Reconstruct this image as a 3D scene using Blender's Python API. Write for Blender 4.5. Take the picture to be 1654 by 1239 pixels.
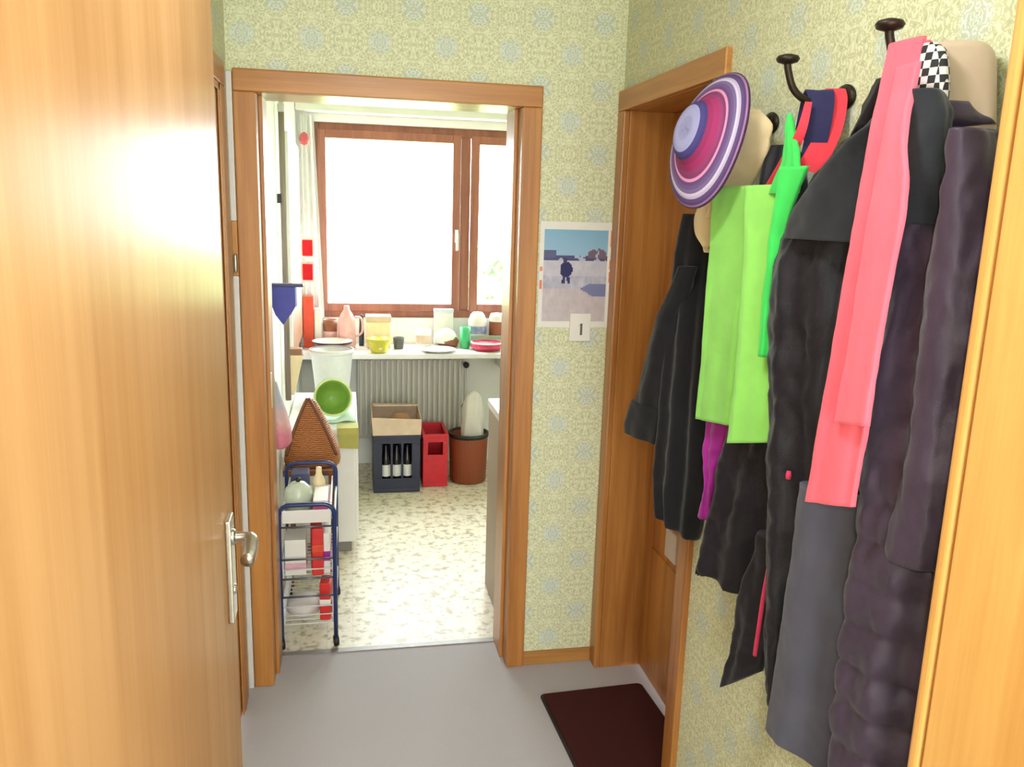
import bpy, bmesh, math, random
from mathutils import Vector, Matrix, noise as mn
random.seed(7)
for o in list(bpy.data.objects): bpy.data.objects.remove(o)
SC = bpy.context.scene
COL = SC.collection

# ------------------------------------------------------------------ camera
CAM_H, YAW, PITCH, ROLL, FPX = 1.6531, .1985, .2054, .0302, 1331.08
fw = Vector((math.sin(YAW)*math.cos(PITCH), math.cos(YAW)*math.cos(PITCH), -math.sin(PITCH)))
rt = Vector((math.cos(YAW), -math.sin(YAW), 0)); up = rt.cross(fw)
rt2 = rt*math.cos(ROLL)+up*math.sin(ROLL); up2 = up*math.cos(ROLL)-rt*math.sin(ROLL)
cd = bpy.data.cameras.new('camera'); cam = bpy.data.objects.new('camera', cd); COL.objects.link(cam)
mw = Matrix((rt2, up2, -fw)).transposed().to_4x4(); mw.translation = (0, 0, CAM_H); cam.matrix_world = mw
cd.sensor_width = 36; cd.lens = FPX/1654*36; cd.clip_start = .01; cd.clip_end = 300
SC.camera = cam

# ------------------------------------------------------------------ sky, lamps, exposure
wd = bpy.data.worlds.new('overcast_sky'); SC.world = wd; wd.use_nodes = True
bg = wd.node_tree.nodes['Background']; bg.inputs[0].default_value = (.93, .97, 1, 1); bg.inputs[1].default_value = 25
def lamp(name, typ, loc, energy, col=(1, 1, 1), size=.1, size_y=None, aim=None):
    l = bpy.data.lights.new(name, typ); l.energy = energy; l.color = col
    if typ == 'AREA':
        l.size = size
        if size_y: l.shape = 'RECTANGLE'; l.size_y = size_y
    else: l.shadow_soft_size = size
    o = bpy.data.objects.new(name, l); COL.objects.link(o); o.location = loc
    if aim: o.rotation_euler = (Vector(aim)-Vector(loc)).to_track_quat('-Z', 'Y').to_euler()
    return o
# added soft fill behind the camera, for assumed daylight from an unseen room
lamp('rear_fill_light', 'AREA', (.35, -1.55, 1.30), 64, (.97, .985, 1), 1.1, 2.0, (.35, 2, 1.25))
# the camera's own small flash, just left of and above the lens
lamp('camera_flash', 'POINT', (.09, .02, 1.70), 15.0, (1, 1, 1), .015)
# added fill to brighten the right wall, unseen above the frame (fixture below)
lamp('hall_fill_light', 'AREA', (.12, 1.05, 2.405), 10, (.97, .985, 1), .26, None, (.12, 1.05, 0)).data.shape = 'DISK'
por = lamp('window_portal', 'AREA', (.565, 5.52, 1.55), 1, size=1.57, size_y=1.2, aim=(.565, 2, 1.55)); por.data.cycles.is_portal = True
vs = SC.view_settings; vs.view_transform = 'Standard'; vs.look = 'None'; vs.gamma = 1; vs.use_curve_mapping = False; vs.exposure = 0.1
SC.cycles.use_denoising = True
SC.cycles.max_bounces = 8; SC.cycles.adaptive_threshold = .03; SC.cycles.transparent_max_bounces = 12

# ------------------------------------------------------------------ helpers
def lin(r, g, b):
    f = lambda c: (c/255/12.92 if c/255 <= .04045 else ((c/255+.055)/1.055)**2.4)
    return (f(r), f(g), f(b), 1)
class N:
    def __init__(s, m): s.m = m; s.t = m.node_tree; s.n = s.t.nodes; s.l = s.t.links; s.b = s.n['Principled BSDF']
    def add(s, typ, **kw):
        n = s.n.new(typ)
        for k, v in kw.items(): setattr(n, k, v)
        return n
    def put(s, sock, v):
        if hasattr(v, 'is_output') or isinstance(v, bpy.types.NodeSocket): s.l.new(v, sock)
        else: sock.default_value = v
    def math(s, op, a, b=0., c=0.):
        n = s.add('ShaderNodeMath', operation=op); s.put(n.inputs[0], a); s.put(n.inputs[1], b); s.put(n.inputs[2], c); return n.outputs[0]
    def ramp(s, fac, stops, interp='LINEAR'):
        n = s.add('ShaderNodeValToRGB'); n.color_ramp.interpolation = interp; e = n.color_ramp.elements
        while len(e) < len(stops): e.new(.5)
        for i, (p, c) in enumerate(stops): e[i].position = p; e[i].color = c
        s.put(n.inputs[0], fac); return n.outputs[0]
    def mix(s, f, a, b, typ='MIX'):
        n = s.add('ShaderNodeMixRGB', blend_type=typ); s.put(n.inputs[0], f); s.put(n.inputs[1], a); s.put(n.inputs[2], b); return n.outputs[0]
    def coord(s): return s.add('ShaderNodeTexCoord').outputs['Object']
    def xyz(s): 
        n = s.add('ShaderNodeSeparateXYZ'); s.l.new(s.coord(), n.inputs[0]); return n.outputs
    def mapping(s, scale, vec=None):
        n = s.add('ShaderNodeMapping'); n.inputs['Scale'].default_value = scale; s.put(n.inputs[0], vec or s.coord()); return n.outputs[0]
    def noise(s, vec, scale, detail=3, rough=.5, dist=0.):
        n = s.add('ShaderNodeTexNoise'); s.put(n.inputs['Vector'], vec); n.inputs['Scale'].default_value = scale; n.inputs['Detail'].default_value = detail
        n.inputs['Roughness'].default_value = rough; n.inputs['Distortion'].default_value = dist; return n.outputs['Fac']
    def bump(s, h, strength, dist=.01):
        n = s.add('ShaderNodeBump'); n.inputs['Strength'].default_value = strength; n.inputs['Distance'].default_value = dist
        s.put(n.inputs['Height'], h); s.l.new(n.outputs[0], s.b.inputs['Normal'])
def newmat(name, rough=.5, metal=0, spec=.5):
    m = bpy.data.materials.new(name); m.use_nodes = True; q = N(m)
    q.b.inputs['Roughness'].default_value = rough; q.b.inputs['Metallic'].default_value = metal; q.b.inputs['Specular IOR Level'].default_value = spec
    return m, q
MAT = {}
def plain(name, rgb, rough=.5, metal=0, var=.08, scale=30, spec=.5, bump=0, sheen=0):
    if name in MAT: return MAT[name]
    m, q = newmat(name, rough, metal, spec)
    c = lin(*rgb); f = q.noise(q.coord(), scale, 3)
    a = tuple(max(0, x*(1-var)) for x in c[:3])+(1,); b = tuple(min(1, x*(1+var)) for x in c[:3])+(1,)
    q.put(q.b.inputs['Base Color'], q.ramp(f, [(.3, a), (.7, b)]))
    if bump: q.bump(f, bump, .004)
    if sheen: q.b.inputs['Sheen Weight'].default_value = sheen
    MAT[name] = m; return m
def fabric(name, rgb, rough=.9, var=.15, weave=900, sheen=.15):
    if name in MAT: return MAT[name]
    m, q = newmat(name, rough, 0, .25)
    c = lin(*rgb); f = q.noise(q.coord(), 14, 4); g = q.noise(q.coord(), weave, 2)
    a = tuple(x*(1-var) for x in c[:3])+(1,); b = tuple(min(1, x*(1+var)) for x in c[:3])+(1,)
    q.put(q.b.inputs['Base Color'], q.ramp(f, [(.3, a), (.7, b)])); q.bump(g, .25, .002); q.b.inputs['Sheen Weight'].default_value = sheen
    MAT[name] = m; return m
def wood(name, dark, light, rough=.35, axis=2, scale=1., coat=.0, coat_rough=.15, ior=1.5):
    if name in MAT: return MAT[name]
    m, q = newmat(name, rough)
    s = [34*scale]*3; s[axis] = 1.6*scale
    v = q.mapping(tuple(s)); f = q.noise(v, 1., 5, .55, .35)
    s2 = [5*scale]*3; s2[axis] = .55*scale
    g = q.noise(q.mapping(tuple(s2)), 1., 3, .5, .8)
    s3 = [160]*3; s3[axis] = 5
    h = q.noise(q.mapping(tuple(s3)), 1., 2, .6)
    mixf = q.math('ADD', q.math('MULTIPLY', f, .45), q.math('ADD', q.math('MULTIPLY', g, .4), q.math('MULTIPLY', h, .15)))
    q.put(q.b.inputs['Base Color'], q.ramp(mixf, [(.36, lin(*dark)), (.62, lin(*light))]))
    q.b.inputs['IOR'].default_value = ior; q.b.inputs['Coat Weight'].default_value = coat; q.b.inputs['Coat Roughness'].default_value = coat_rough
    q.bump(h, .04, .002)
    MAT[name] = m; return m
def wallpaper(name, ua):
    m, q = newmat(name, .75, 0, .3)
    X = q.xyz(); u = q.math('MULTIPLY', X[ua], 1/.205); v = q.math('MULTIPLY', X[2], 1/.205)
    pu = q.math('PINGPONG', u, .5); pv = q.math('PINGPONG', v, .5)
    def comb(a, b, w=0.):
        n = q.add('ShaderNodeCombineXYZ'); q.put(n.inputs[0], a); q.put(n.inputs[1], b); q.put(n.inputs[2], w); return n.outputs[0]
    c = comb(pu, pv)
    n1 = q.noise(c, 13, 1.5, .5, 1.6)          # mirrored scrolls
    lines = q.math('ABSOLUTE', q.math('SUBTRACT', n1, .5))
    scroll = q.ramp(lines, [(.0, (1, 1, 1, 1)), (.045, (1, 1, 1, 1)), (.09, (0, 0, 0, 1))])
    vo = q.add('ShaderNodeTexVoronoi'); q.put(vo.inputs['Vector'], c); vo.inputs['Scale'].default_value = 15
    dots = q.ramp(vo.outputs['Distance'], [(.12, (1, 1, 1, 1)), (.3, (0, 0, 0, 1))])
    med = q.math('MULTIPLY', q.math('COSINE', q.math('MULTIPLY', u, 2*math.pi)), q.math('COSINE', q.math('MULTIPLY', v, 2*math.pi)))
    medf = q.ramp(med, [(.35, (0, 0, 0, 1)), (.75, (1, 1, 1, 1))])
    base = q.mix(medf, lin(223, 227, 194), lin(206, 222, 224))
    base = q.mix(q.math('MULTIPLY', q.noise(c, 6, 1), .5), base, lin(236, 238, 208))
    col = q.mix(q.math('MULTIPLY', scroll, .62), base, lin(178, 180, 126))
    col = q.mix(q.math('MULTIPLY', dots, .55), col, lin(158, 168, 138))
    big = q.noise(q.coord(), 1.3, 2)
    col = q.mix(q.math('MULTIPLY', big, .12), col, lin(230, 228, 208))
    q.put(q.b.inputs['Base Color'], col); q.bump(scroll, .05, .001)
    return m

def link(o, parent=None):
    COL.objects.link(o)
    if parent is not None:
        o.parent = parent; o.matrix_parent_inverse = Matrix.Translation(parent.location).inverted() if parent.type == 'EMPTY' else Matrix()
    return o
def mesh(name, verts, faces, mat, parent=None, smooth=False):
    me = bpy.data.meshes.new(name); me.from_pydata([tuple(v) for v in verts], [], faces); me.update()
    bm = bmesh.new(); bm.from_mesh(me); bmesh.ops.recalc_face_normals(bm, faces=bm.faces); bm.to_mesh(me); bm.free()
    if smooth:
        for p in me.polygons: p.use_smooth = True
    if mat: me.materials.append(mat)
    return link(bpy.data.objects.new(name, me), parent)
BF = [(0, 1, 3, 2), (4, 6, 7, 5), (0, 4, 5, 1), (2, 3, 7, 6), (0, 2, 6, 4), (1, 5, 7, 3)]
def boxv(x0, x1, y0, y1, z0, z1): return [(x, y, z) for x in (x0, x1) for y in (y0, y1) for z in (z0, z1)]
def boxes(name, bs, mat, parent=None, bevel=0., rot=None, seg=2):
    """several axis boxes of one piece as one mesh, bevelled; rot=(pivot, angle about z)"""
    bm = bmesh.new()
    for b in bs:
        vs_ = [bm.verts.new(v) for v in boxv(*b)]
        for f in BF: bm.faces.new([vs_[i] for i in f])
    bmesh.ops.recalc_face_normals(bm, faces=bm.faces)
    if bevel: bmesh.ops.bevel(bm, geom=list(bm.edges), offset=bevel, segments=seg, affect='EDGES', profile=.6)
    if rot: bmesh.ops.rotate(bm, verts=bm.verts, cent=Vector(rot[0]), matrix=Matrix.Rotation(rot[1], 3, 'Z'))
    me = bpy.data.meshes.new(name); bm.to_mesh(me); bm.free()
    if mat: me.materials.append(mat)
    return link(bpy.data.objects.new(name, me), parent)
def box(name, b, mat, parent=None, bevel=0., rot=None, seg=2): return boxes(name, [b], mat, parent, bevel, rot, seg)
def lathe(name, prof, center, mat, parent=None, n=32, axis=None, sx=1., sy=1.):
    """profile [(r,h)] turned about the axis (default up) through center"""
    R = Vector(axis).normalized().to_track_quat('Z', 'Y').to_matrix() if axis else Matrix.Identity(3)
    c = Vector(center); vs_ = []; fs = []
    for r, h in prof:
        for i in range(n):
            a = 2*math.pi*i/n; vs_.append(c+R @ Vector((r*math.cos(a)*sx, r*math.sin(a)*sy, h)))
    for j in range(len(prof)-1):
        for i in range(n): fs.append((j*n+i, j*n+(i+1) % n, (j+1)*n+(i+1) % n, (j+1)*n+i))
    cap = not any(w in name for w in ('rim', 'band', 'label', 'ring', 'lining', 'paper'))
    if cap and prof[0][0] > 1e-6: fs.append(tuple(range(n))[::-1])
    if cap and prof[-1][0] > 1e-6: fs.append(tuple((len(prof)-1)*n+i for i in range(n)))
    o = mesh(name, vs_, fs, mat, parent, True); return o
def catmull(pts, k=6):
    P = [Vector(p) for p in pts]; out = []
    for i in range(len(P)-1):
        a = P[max(i-1, 0)]; b = P[i]; c = P[i+1]; d = P[min(i+2, len(P)-1)]
        for j in range(k):
            t = j/k; out.append(.5*((2*b)+(c-a)*t+(2*a-5*b+4*c-d)*t*t+(3*b-a-3*c+d)*t**3))
    return out+[P[-1]]
def tube_geo(path, r, n=10, closed=False):
    vs_ = []; fs = []; L = len(path); P = [Vector(p) for p in path]
    prev = None
    for i, p in enumerate(P):
        if closed: t = (P[(i+1) % L]-P[i-1]).normalized()
        else: t = (P[min(i+1, L-1)]-P[max(i-1, 0)]).normalized()
        if prev is None: a = t.orthogonal().normalized()
        else: a = (prev-t*prev.dot(t)).normalized()
        prev = a; b = t.cross(a); rr = r[i] if isinstance(r, (list, tuple)) else r
        for k in range(n):
            w = 2*math.pi*k/n; vs_.append(p+a*math.cos(w)*rr+b*math.sin(w)*rr)
    for i in range(L if closed else L-1):
        j = (i+1) % L
        for k in range(n): fs.append((i*n+k, i*n+(k+1) % n, j*n+(k+1) % n, j*n+k))
    if not closed: fs += [tuple(range(n))[::-1], tuple((L-1)*n+k for k in range(n))]
    return vs_, fs
def tubes(name, paths, r, mat, parent=None, n=10, smooth=True):
    V = []; F = []
    for p in paths:
        v, f = tube_geo(p, r, n); o = len(V); V += v; F += [tuple(i+o for i in q) for q in f]
    return mesh(name, V, F, mat, parent, smooth)
def tag(o, label, cat=None, group=None, kind=None):
    o['label'] = label
    if cat: o['category'] = cat
    if group: o['group'] = group
    if kind: o['kind'] = kind
    return o
def thing(name, label, cat, loc, group=None):
    o = bpy.data.objects.new(name, None); COL.objects.link(o); o.location = loc; o.empty_display_size = .05
    return tag(o, label, cat, group)
def struct(o, label=None):
    o['kind'] = 'structure'
    if label: o['label'] = label
    return o
def sroot(name, loc, label=None):
    o = bpy.data.objects.new(name, None); COL.objects.link(o); o.location = loc; o.empty_display_size = .05
    return struct(o, label)
def smooth_rows(rows, m):
    """resample garment rows (z,yfar,ynear,xfront,xback)"""
    out = []
    for k in range(m):
        t = k/(m-1)*(len(rows)-1); i = min(int(t), len(rows)-2); f = t-i
        a = rows[max(i-1, 0)]; b = rows[i]; c = rows[i+1]; d = rows[min(i+2, len(rows)-1)]
        out.append([.5*((2*b[q])+(c[q]-a[q])*f+(2*a[q]-5*b[q]+4*c[q]-d[q])*f*f+(3*b[q]-a[q]-3*c[q]+d[q])*f**3) for q in range(5)])
    return out
def loft(name, rows, thick, mat, parent=None, m=60, n=72, fold=.01, freq=5, seed=0, quilt=None, wrinkle=.004, taper=(.35, 1.), hem=(0., 0.), expo=2.6):
    """hanging cloth: rounded cross-sections between a far edge and a near edge, with folds and creases"""
    R = smooth_rows(rows, m); vs_ = []; fs = []
    for k, (z, yf, yn, xf, xb) in enumerate(R):
        t = k/(m-1); A = Vector((xf, yf, z)); B = Vector((xb, yn, z)); c = (A+B)/2; d = B-A; w = d.length/2
        if w < .004: w = .004
        d = d.normalized() if d.length > 1e-4 else Vector((0, -1, 0)); nr = Vector((d.y, -d.x, 0))
        if nr.x > 0: nr = -nr                               # towards the hall
        th = thick/2*(taper[0]+(taper[1]-taper[0])*min(1, t*3.5))
        for i in range(n):
            a = 2*math.pi*i/n; ca, sa = math.cos(a), math.sin(a)
            cx = math.copysign(abs(ca)**(2/expo), ca); sx = math.copysign(abs(sa)**(2/expo), sa)
            u = cx
            f = fold*min(1, .25+t)*math.sin(freq*(u+1)*math.pi/2+seed+.9*mn.noise(Vector((seed, t*2.3, u))))*(1-abs(u)**3)
            p = c+d*(cx*w)+nr*(sx*th+f)
            wr = wrinkle*mn.noise(Vector((p.x*22+seed*3.1, p.y*22, p.z*13)))+.6*wrinkle*mn.noise(Vector((p.x*55, p.y*55+seed, p.z*38)))
            if quilt:
                ph = z/quilt[0]+.18*mn.noise(Vector((u*1.5, z*3, seed))); wr += quilt[1]*(.35+.9*t)*(abs(math.sin(math.pi*ph))**.45-.7)
            p += (nr*sx+d*cx*.6)*wr
            p.z += t**3*(hem[0]*(1-u)/2+hem[1]*(1+u)/2)
            p.x = min(p.x, .8955)
            vs_.append(p)
    for k in range(m-1):
        for i in range(n): fs.append((k*n+i, k*n+(i+1) % n, (k+1)*n+(i+1) % n, (k+1)*n+i))
    fs += [tuple(range(n))[::-1], tuple((m-1)*n+i for i in range(n))]
    return mesh(name, vs_, fs, mat, parent, True)
T = {
  'black_coat': [(1.661,1.96,1.892,0.81,0.885), (1.586,1.977,1.888,0.81,0.885), (1.51,1.988,1.881,0.81,0.885), (1.435,1.991,1.874,0.81,0.885), (1.36,1.995,1.869,0.81,0.885), (1.284,1.998,1.863,0.81,0.885), (1.209,2.002,1.858,0.81,0.885), (1.134,2.006,1.853,0.81,0.885), (1.058,2.009,1.855,0.81,0.885), (0.983,2.01,1.858,0.81,0.885), (0.908,2.005,1.868,0.81,0.885), (0.832,1.985,1.881,0.81,0.885)],
  'black_sleeve': [(1.536,1.903,1.893,0.785,0.83), (1.493,1.935,1.906,0.785,0.83), (1.45,1.967,1.923,0.785,0.83), (1.407,2.0,1.941,0.785,0.83), (1.364,2.024,1.95,0.785,0.83), (1.321,2.047,1.956,0.785,0.83), (1.278,2.068,1.961,0.785,0.83), (1.235,2.084,1.97,0.785,0.83), (1.192,2.101,1.979,0.785,0.83), (1.149,2.12,1.988,0.785,0.83), (1.106,2.14,1.995,0.785,0.83), (1.063,2.16,2.0,0.785,0.83)],
  'magenta': [(1.327,1.732,1.637,0.815,0.85), (1.273,1.732,1.638,0.815,0.85), (1.22,1.732,1.639,0.815,0.85), (1.166,1.732,1.648,0.815,0.85), (1.113,1.731,1.669,0.815,0.85), (1.059,1.73,1.69,0.815,0.85), (1.006,1.733,1.713,0.815,0.85), (0.952,1.736,1.735,0.815,0.85)],
  'green_l': [(1.719,1.731,1.576,0.785,0.8), (1.671,1.73,1.575,0.785,0.8), (1.624,1.727,1.574,0.785,0.8), (1.576,1.724,1.574,0.785,0.8), (1.529,1.725,1.573,0.785,0.8), (1.482,1.725,1.573,0.785,0.8), (1.434,1.725,1.574,0.785,0.8), (1.387,1.725,1.577,0.785,0.8), (1.34,1.726,1.581,0.785,0.8), (1.292,1.727,1.582,0.785,0.8), (1.245,1.73,1.583,0.785,0.8), (1.197,1.733,1.583,0.785,0.8)],
  'green_r': [(1.717,1.544,1.432,0.768,0.783), (1.669,1.537,1.43,0.768,0.783), (1.622,1.53,1.427,0.768,0.783), (1.575,1.525,1.423,0.768,0.783), (1.528,1.523,1.418,0.768,0.783), (1.48,1.52,1.412,0.768,0.783), (1.433,1.519,1.405,0.768,0.783), (1.386,1.518,1.396,0.768,0.783), (1.339,1.519,1.388,0.768,0.783), (1.291,1.522,1.389,0.768,0.783), (1.244,1.525,1.39,0.768,0.783), (1.197,1.529,1.39,0.768,0.783)],
  'green_fold': [(1.745,1.395,1.335,0.755,0.775), (1.702,1.399,1.359,0.755,0.775), (1.659,1.405,1.378,0.755,0.775), (1.616,1.411,1.388,0.755,0.775), (1.573,1.412,1.396,0.755,0.775), (1.53,1.414,1.396,0.755,0.775), (1.487,1.414,1.396,0.755,0.775), (1.444,1.412,1.396,0.755,0.775), (1.401,1.411,1.396,0.755,0.775)],
  'jacket_a2': [(1.419,1.524,1.406,0.8,0.885), (1.368,1.53,1.402,0.8,0.885), (1.317,1.54,1.398,0.8,0.885), (1.265,1.557,1.394,0.8,0.885), (1.214,1.581,1.394,0.8,0.885), (1.163,1.604,1.404,0.8,0.885), (1.112,1.618,1.414,0.8,0.885), (1.06,1.631,1.423,0.8,0.885), (1.009,1.644,1.435,0.8,0.885), (0.958,1.655,1.446,0.8,0.885), (0.906,1.665,1.458,0.8,0.885), (0.855,1.676,1.463,0.8,0.885)],
  'coat_a': [(1.862,1.138,1.272,0.775,0.885), (1.799,1.203,1.222,0.775,0.885), (1.735,1.298,1.189,0.775,0.885), (1.671,1.352,1.183,0.775,0.885), (1.607,1.398,1.177,0.775,0.885), (1.544,1.407,1.169,0.775,0.885), (1.48,1.404,1.162,0.775,0.885), (1.416,1.392,1.155,0.775,0.885), (1.353,1.381,1.152,0.775,0.885), (1.289,1.372,1.149,0.775,0.885), (1.225,1.363,1.146,0.775,0.885), (1.161,1.354,1.143,0.775,0.885), (1.098,1.345,1.14,0.775,0.885), (1.034,1.335,1.138,0.775,0.885), (0.97,1.326,1.137,0.775,0.885), (0.907,1.316,1.14,0.775,0.885), (0.843,1.306,1.143,0.775,0.885), (0.779,1.295,1.146,0.775,0.885)],
  'coat_a_flap': [(1.052,1.407,1.363,0.79,0.82), (1.002,1.416,1.363,0.79,0.82), (0.952,1.44,1.364,0.79,0.82), (0.902,1.457,1.368,0.79,0.82), (0.851,1.464,1.372,0.79,0.82), (0.801,1.472,1.382,0.79,0.82), (0.751,1.481,1.396,0.79,0.82), (0.701,1.492,1.396,0.79,0.82), (0.651,1.503,1.396,0.79,0.82)],
  'coat_a_collar': [(1.833,1.107,1.14,0.762,0.82), (1.81,1.135,1.138,0.762,0.82), (1.786,1.183,1.135,0.762,0.82), (1.763,1.224,1.133,0.762,0.82), (1.74,1.257,1.13,0.762,0.82), (1.716,1.285,1.128,0.762,0.82), (1.693,1.312,1.126,0.762,0.82), (1.669,1.338,1.124,0.762,0.82), (1.646,1.349,1.122,0.762,0.82), (1.622,1.349,1.12,0.762,0.82)],
  'coat_b': [(1.819,1.046,1.076,0.755,0.885), (1.747,1.05,1.014,0.755,0.885), (1.676,1.053,0.987,0.755,0.885), (1.605,1.051,0.973,0.755,0.885), (1.534,1.054,0.959,0.755,0.885), (1.463,1.059,0.945,0.755,0.885), (1.391,1.061,0.931,0.755,0.885), (1.32,1.061,0.917,0.755,0.885), (1.249,1.057,0.911,0.755,0.885), (1.178,1.057,0.908,0.755,0.885), (1.107,1.061,0.906,0.755,0.885), (1.035,1.063,0.903,0.755,0.885), (0.964,1.061,0.902,0.755,0.885), (0.893,1.058,0.901,0.755,0.885), (0.822,1.056,0.9,0.755,0.885), (0.751,1.053,0.9,0.755,0.885), (0.679,1.049,0.9,0.755,0.885), (0.608,1.046,0.9,0.755,0.885)],
  'coat_b_collar': [(1.829,1.019,1.067,0.745,0.79), (1.807,1.02,1.045,0.745,0.79), (1.785,1.023,1.029,0.745,0.79), (1.763,1.022,1.026,0.745,0.79), (1.741,1.02,1.023,0.745,0.79), (1.719,1.018,1.021,0.745,0.79), (1.697,1.016,1.027,0.745,0.79), (1.675,1.015,1.033,0.745,0.79), (1.653,1.013,1.038,0.745,0.79)],
  'coat_b_sleeve': [(1.772,0.942,0.976,0.742,0.83), (1.72,0.944,0.962,0.742,0.83), (1.667,0.944,0.955,0.742,0.83), (1.614,0.943,0.95,0.742,0.83), (1.561,0.941,0.947,0.742,0.83), (1.508,0.939,0.944,0.742,0.83), (1.455,0.938,0.942,0.742,0.83), (1.403,0.937,0.941,0.742,0.83), (1.35,0.937,0.94,0.742,0.83), (1.297,0.937,0.945,0.742,0.83), (1.244,0.938,0.95,0.742,0.83), (1.191,0.938,0.955,0.742,0.83)],
  'scarf': [(1.909,1.152,1.087,0.78,0.788), (1.868,1.134,1.081,0.763,0.782), (1.828,1.118,1.066,0.748,0.765), (1.788,1.106,1.051,0.735,0.75), (1.748,1.102,1.031,0.73,0.739), (1.708,1.099,1.01,0.725,0.733), (1.668,1.095,1.005,0.72,0.729), (1.627,1.092,1.003,0.715,0.726), (1.587,1.092,1.003,0.712,0.723), (1.547,1.093,1.003,0.71,0.72), (1.507,1.094,1.003,0.708,0.717), (1.467,1.095,1.002,0.706,0.715), (1.426,1.096,1.001,0.704,0.713), (1.386,1.098,0.999,0.702,0.711), (1.346,1.1,0.999,0.7,0.709), (1.306,1.103,1.0,0.699,0.707), (1.266,1.104,1.001,0.697,0.706), (1.226,1.105,1.002,0.695,0.705)],
  'scarf_end': [(1.865,1.089,1.035,0.755,0.747), (1.827,1.075,1.031,0.741,0.741), (1.788,1.06,1.018,0.727,0.727), (1.75,1.056,1.0,0.721,0.717), (1.712,1.053,0.981,0.716,0.711), (1.673,1.05,0.974,0.711,0.708), (1.635,1.047,0.972,0.706,0.705), (1.597,1.044,0.972,0.703,0.702), (1.558,1.043,0.973,0.7,0.7), (1.52,1.042,0.973,0.698,0.697), (1.482,1.041,0.973,0.696,0.695), (1.443,1.042,0.972,0.694,0.693), (1.405,1.044,0.971,0.692,0.691), (1.367,1.045,0.97,0.691,0.69)],
  'cream': [(1.874,1.65,1.656,0.805,0.84), (1.842,1.678,1.601,0.805,0.84), (1.81,1.707,1.604,0.805,0.84), (1.778,1.742,1.611,0.805,0.84), (1.746,1.783,1.642,0.805,0.84), (1.714,1.822,1.672,0.805,0.84), (1.682,1.849,1.694,0.805,0.84), (1.65,1.869,1.716,0.805,0.84), (1.618,1.858,1.758,0.805,0.84), (1.586,1.813,1.805,0.805,0.84)],
}

# ------------------------------------------------------------------ materials of the setting
WP_B = wallpaper('ornamental_wallpaper_a', 0); WP_R = wallpaper('ornamental_wallpaper_b', 1)
W_CASE = wood('casing_veneer', (152, 92, 38), (196, 136, 68), .4, 2, 1., .25, .2)
W_CASEH = wood('casing_veneer_lying', (152, 92, 38), (196, 136, 68), .4, 0, 1., .25, .2)
W_CASEY = wood('casing_veneer_deep', (152, 92, 38), (196, 136, 68), .4, 1, 1., .25, .2)
W_DOOR = wood('lacquered_door_veneer', (166, 124, 78), (184, 144, 98), .30, 2, .8, 0, .2, 1.065)
W_DOORR = wood('golden_door_veneer', (184, 130, 64), (210, 160, 92), .4, 2, .8, .2, .25)
W_FRAME = wood('window_brown', (140, 82, 66), (172, 112, 90), .5, 2)
W_BASE = wood('baseboard_oak', (150, 98, 44), (190, 138, 72), .45, 0)
WHITE = plain('white_paint', (236, 236, 230), .6, var=.03, scale=4)
CEILM = plain('ceiling_white', (232, 232, 226), .8, var=.03, scale=3)
KWALL = plain('kitchen_wall_white', (240, 240, 234), .7, var=.04, scale=5)
PLASTIC = plain('pale_plastic', (216, 210, 208), .35, var=.04)
STEEL = plain('brushed_steel', (196, 194, 186), .28, 1, var=.06, scale=120)
IRON = plain('dark_wrought_iron', (52, 42, 34), .45, .7, var=.25, scale=60)
BLACKP = plain('black_plastic', (26, 26, 28), .5)
def carpet_mat():
    m, q = newmat('grey_carpet', .95, 0, .1); f = q.noise(q.coord(), 420, 3, .7); g = q.noise(q.coord(), 3.2, 4, .6)
    c = q.ramp(f, [(.3, lin(168, 165, 170)), (.7, lin(204, 201, 205))]); c = q.mix(q.math('MULTIPLY', g, .5), c, lin(177, 173, 177))
    q.put(q.b.inputs['Base Color'], c); q.bump(f, .5, .004); return m
def kfloor_mat():
    m, q = newmat('speckled_vinyl', .42)
    v = q.add('ShaderNodeTexVoronoi'); q.put(v.inputs['Vector'], q.coord()); v.inputs['Scale'].default_value = 26
    f = q.noise(q.coord(), 24, 3, .55); g = q.noise(q.coord(), 60, 2)
    c = q.ramp(f, [(.36, lin(176, 162, 134)), (.47, lin(222, 213, 192)), (.7, lin(234, 227, 210))])
    s = q.ramp(v.outputs['Distance'], [(.0, (1, 1, 1, 1)), (.16, (1, 1, 1, 1)), (.26, (0, 0, 0, 1))])
    c = q.mix(q.math('MULTIPLY', s, q.math('MULTIPLY', g, .8)), c, lin(122, 108, 86))
    X = q.xyz(); ln = lambda a: q.math('LESS_THAN', q.math('FRACT', q.math('MULTIPLY', a, 1/.1)), .035)
    c = q.mix(q.math('MULTIPLY', q.math('MAXIMUM', ln(X[0]), ln(X[1])), .25), c, lin(150, 142, 126))
    q.put(q.b.inputs['Base Color'], c); return m
CARPET = carpet_mat(); KFLOOR = kfloor_mat()

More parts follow.
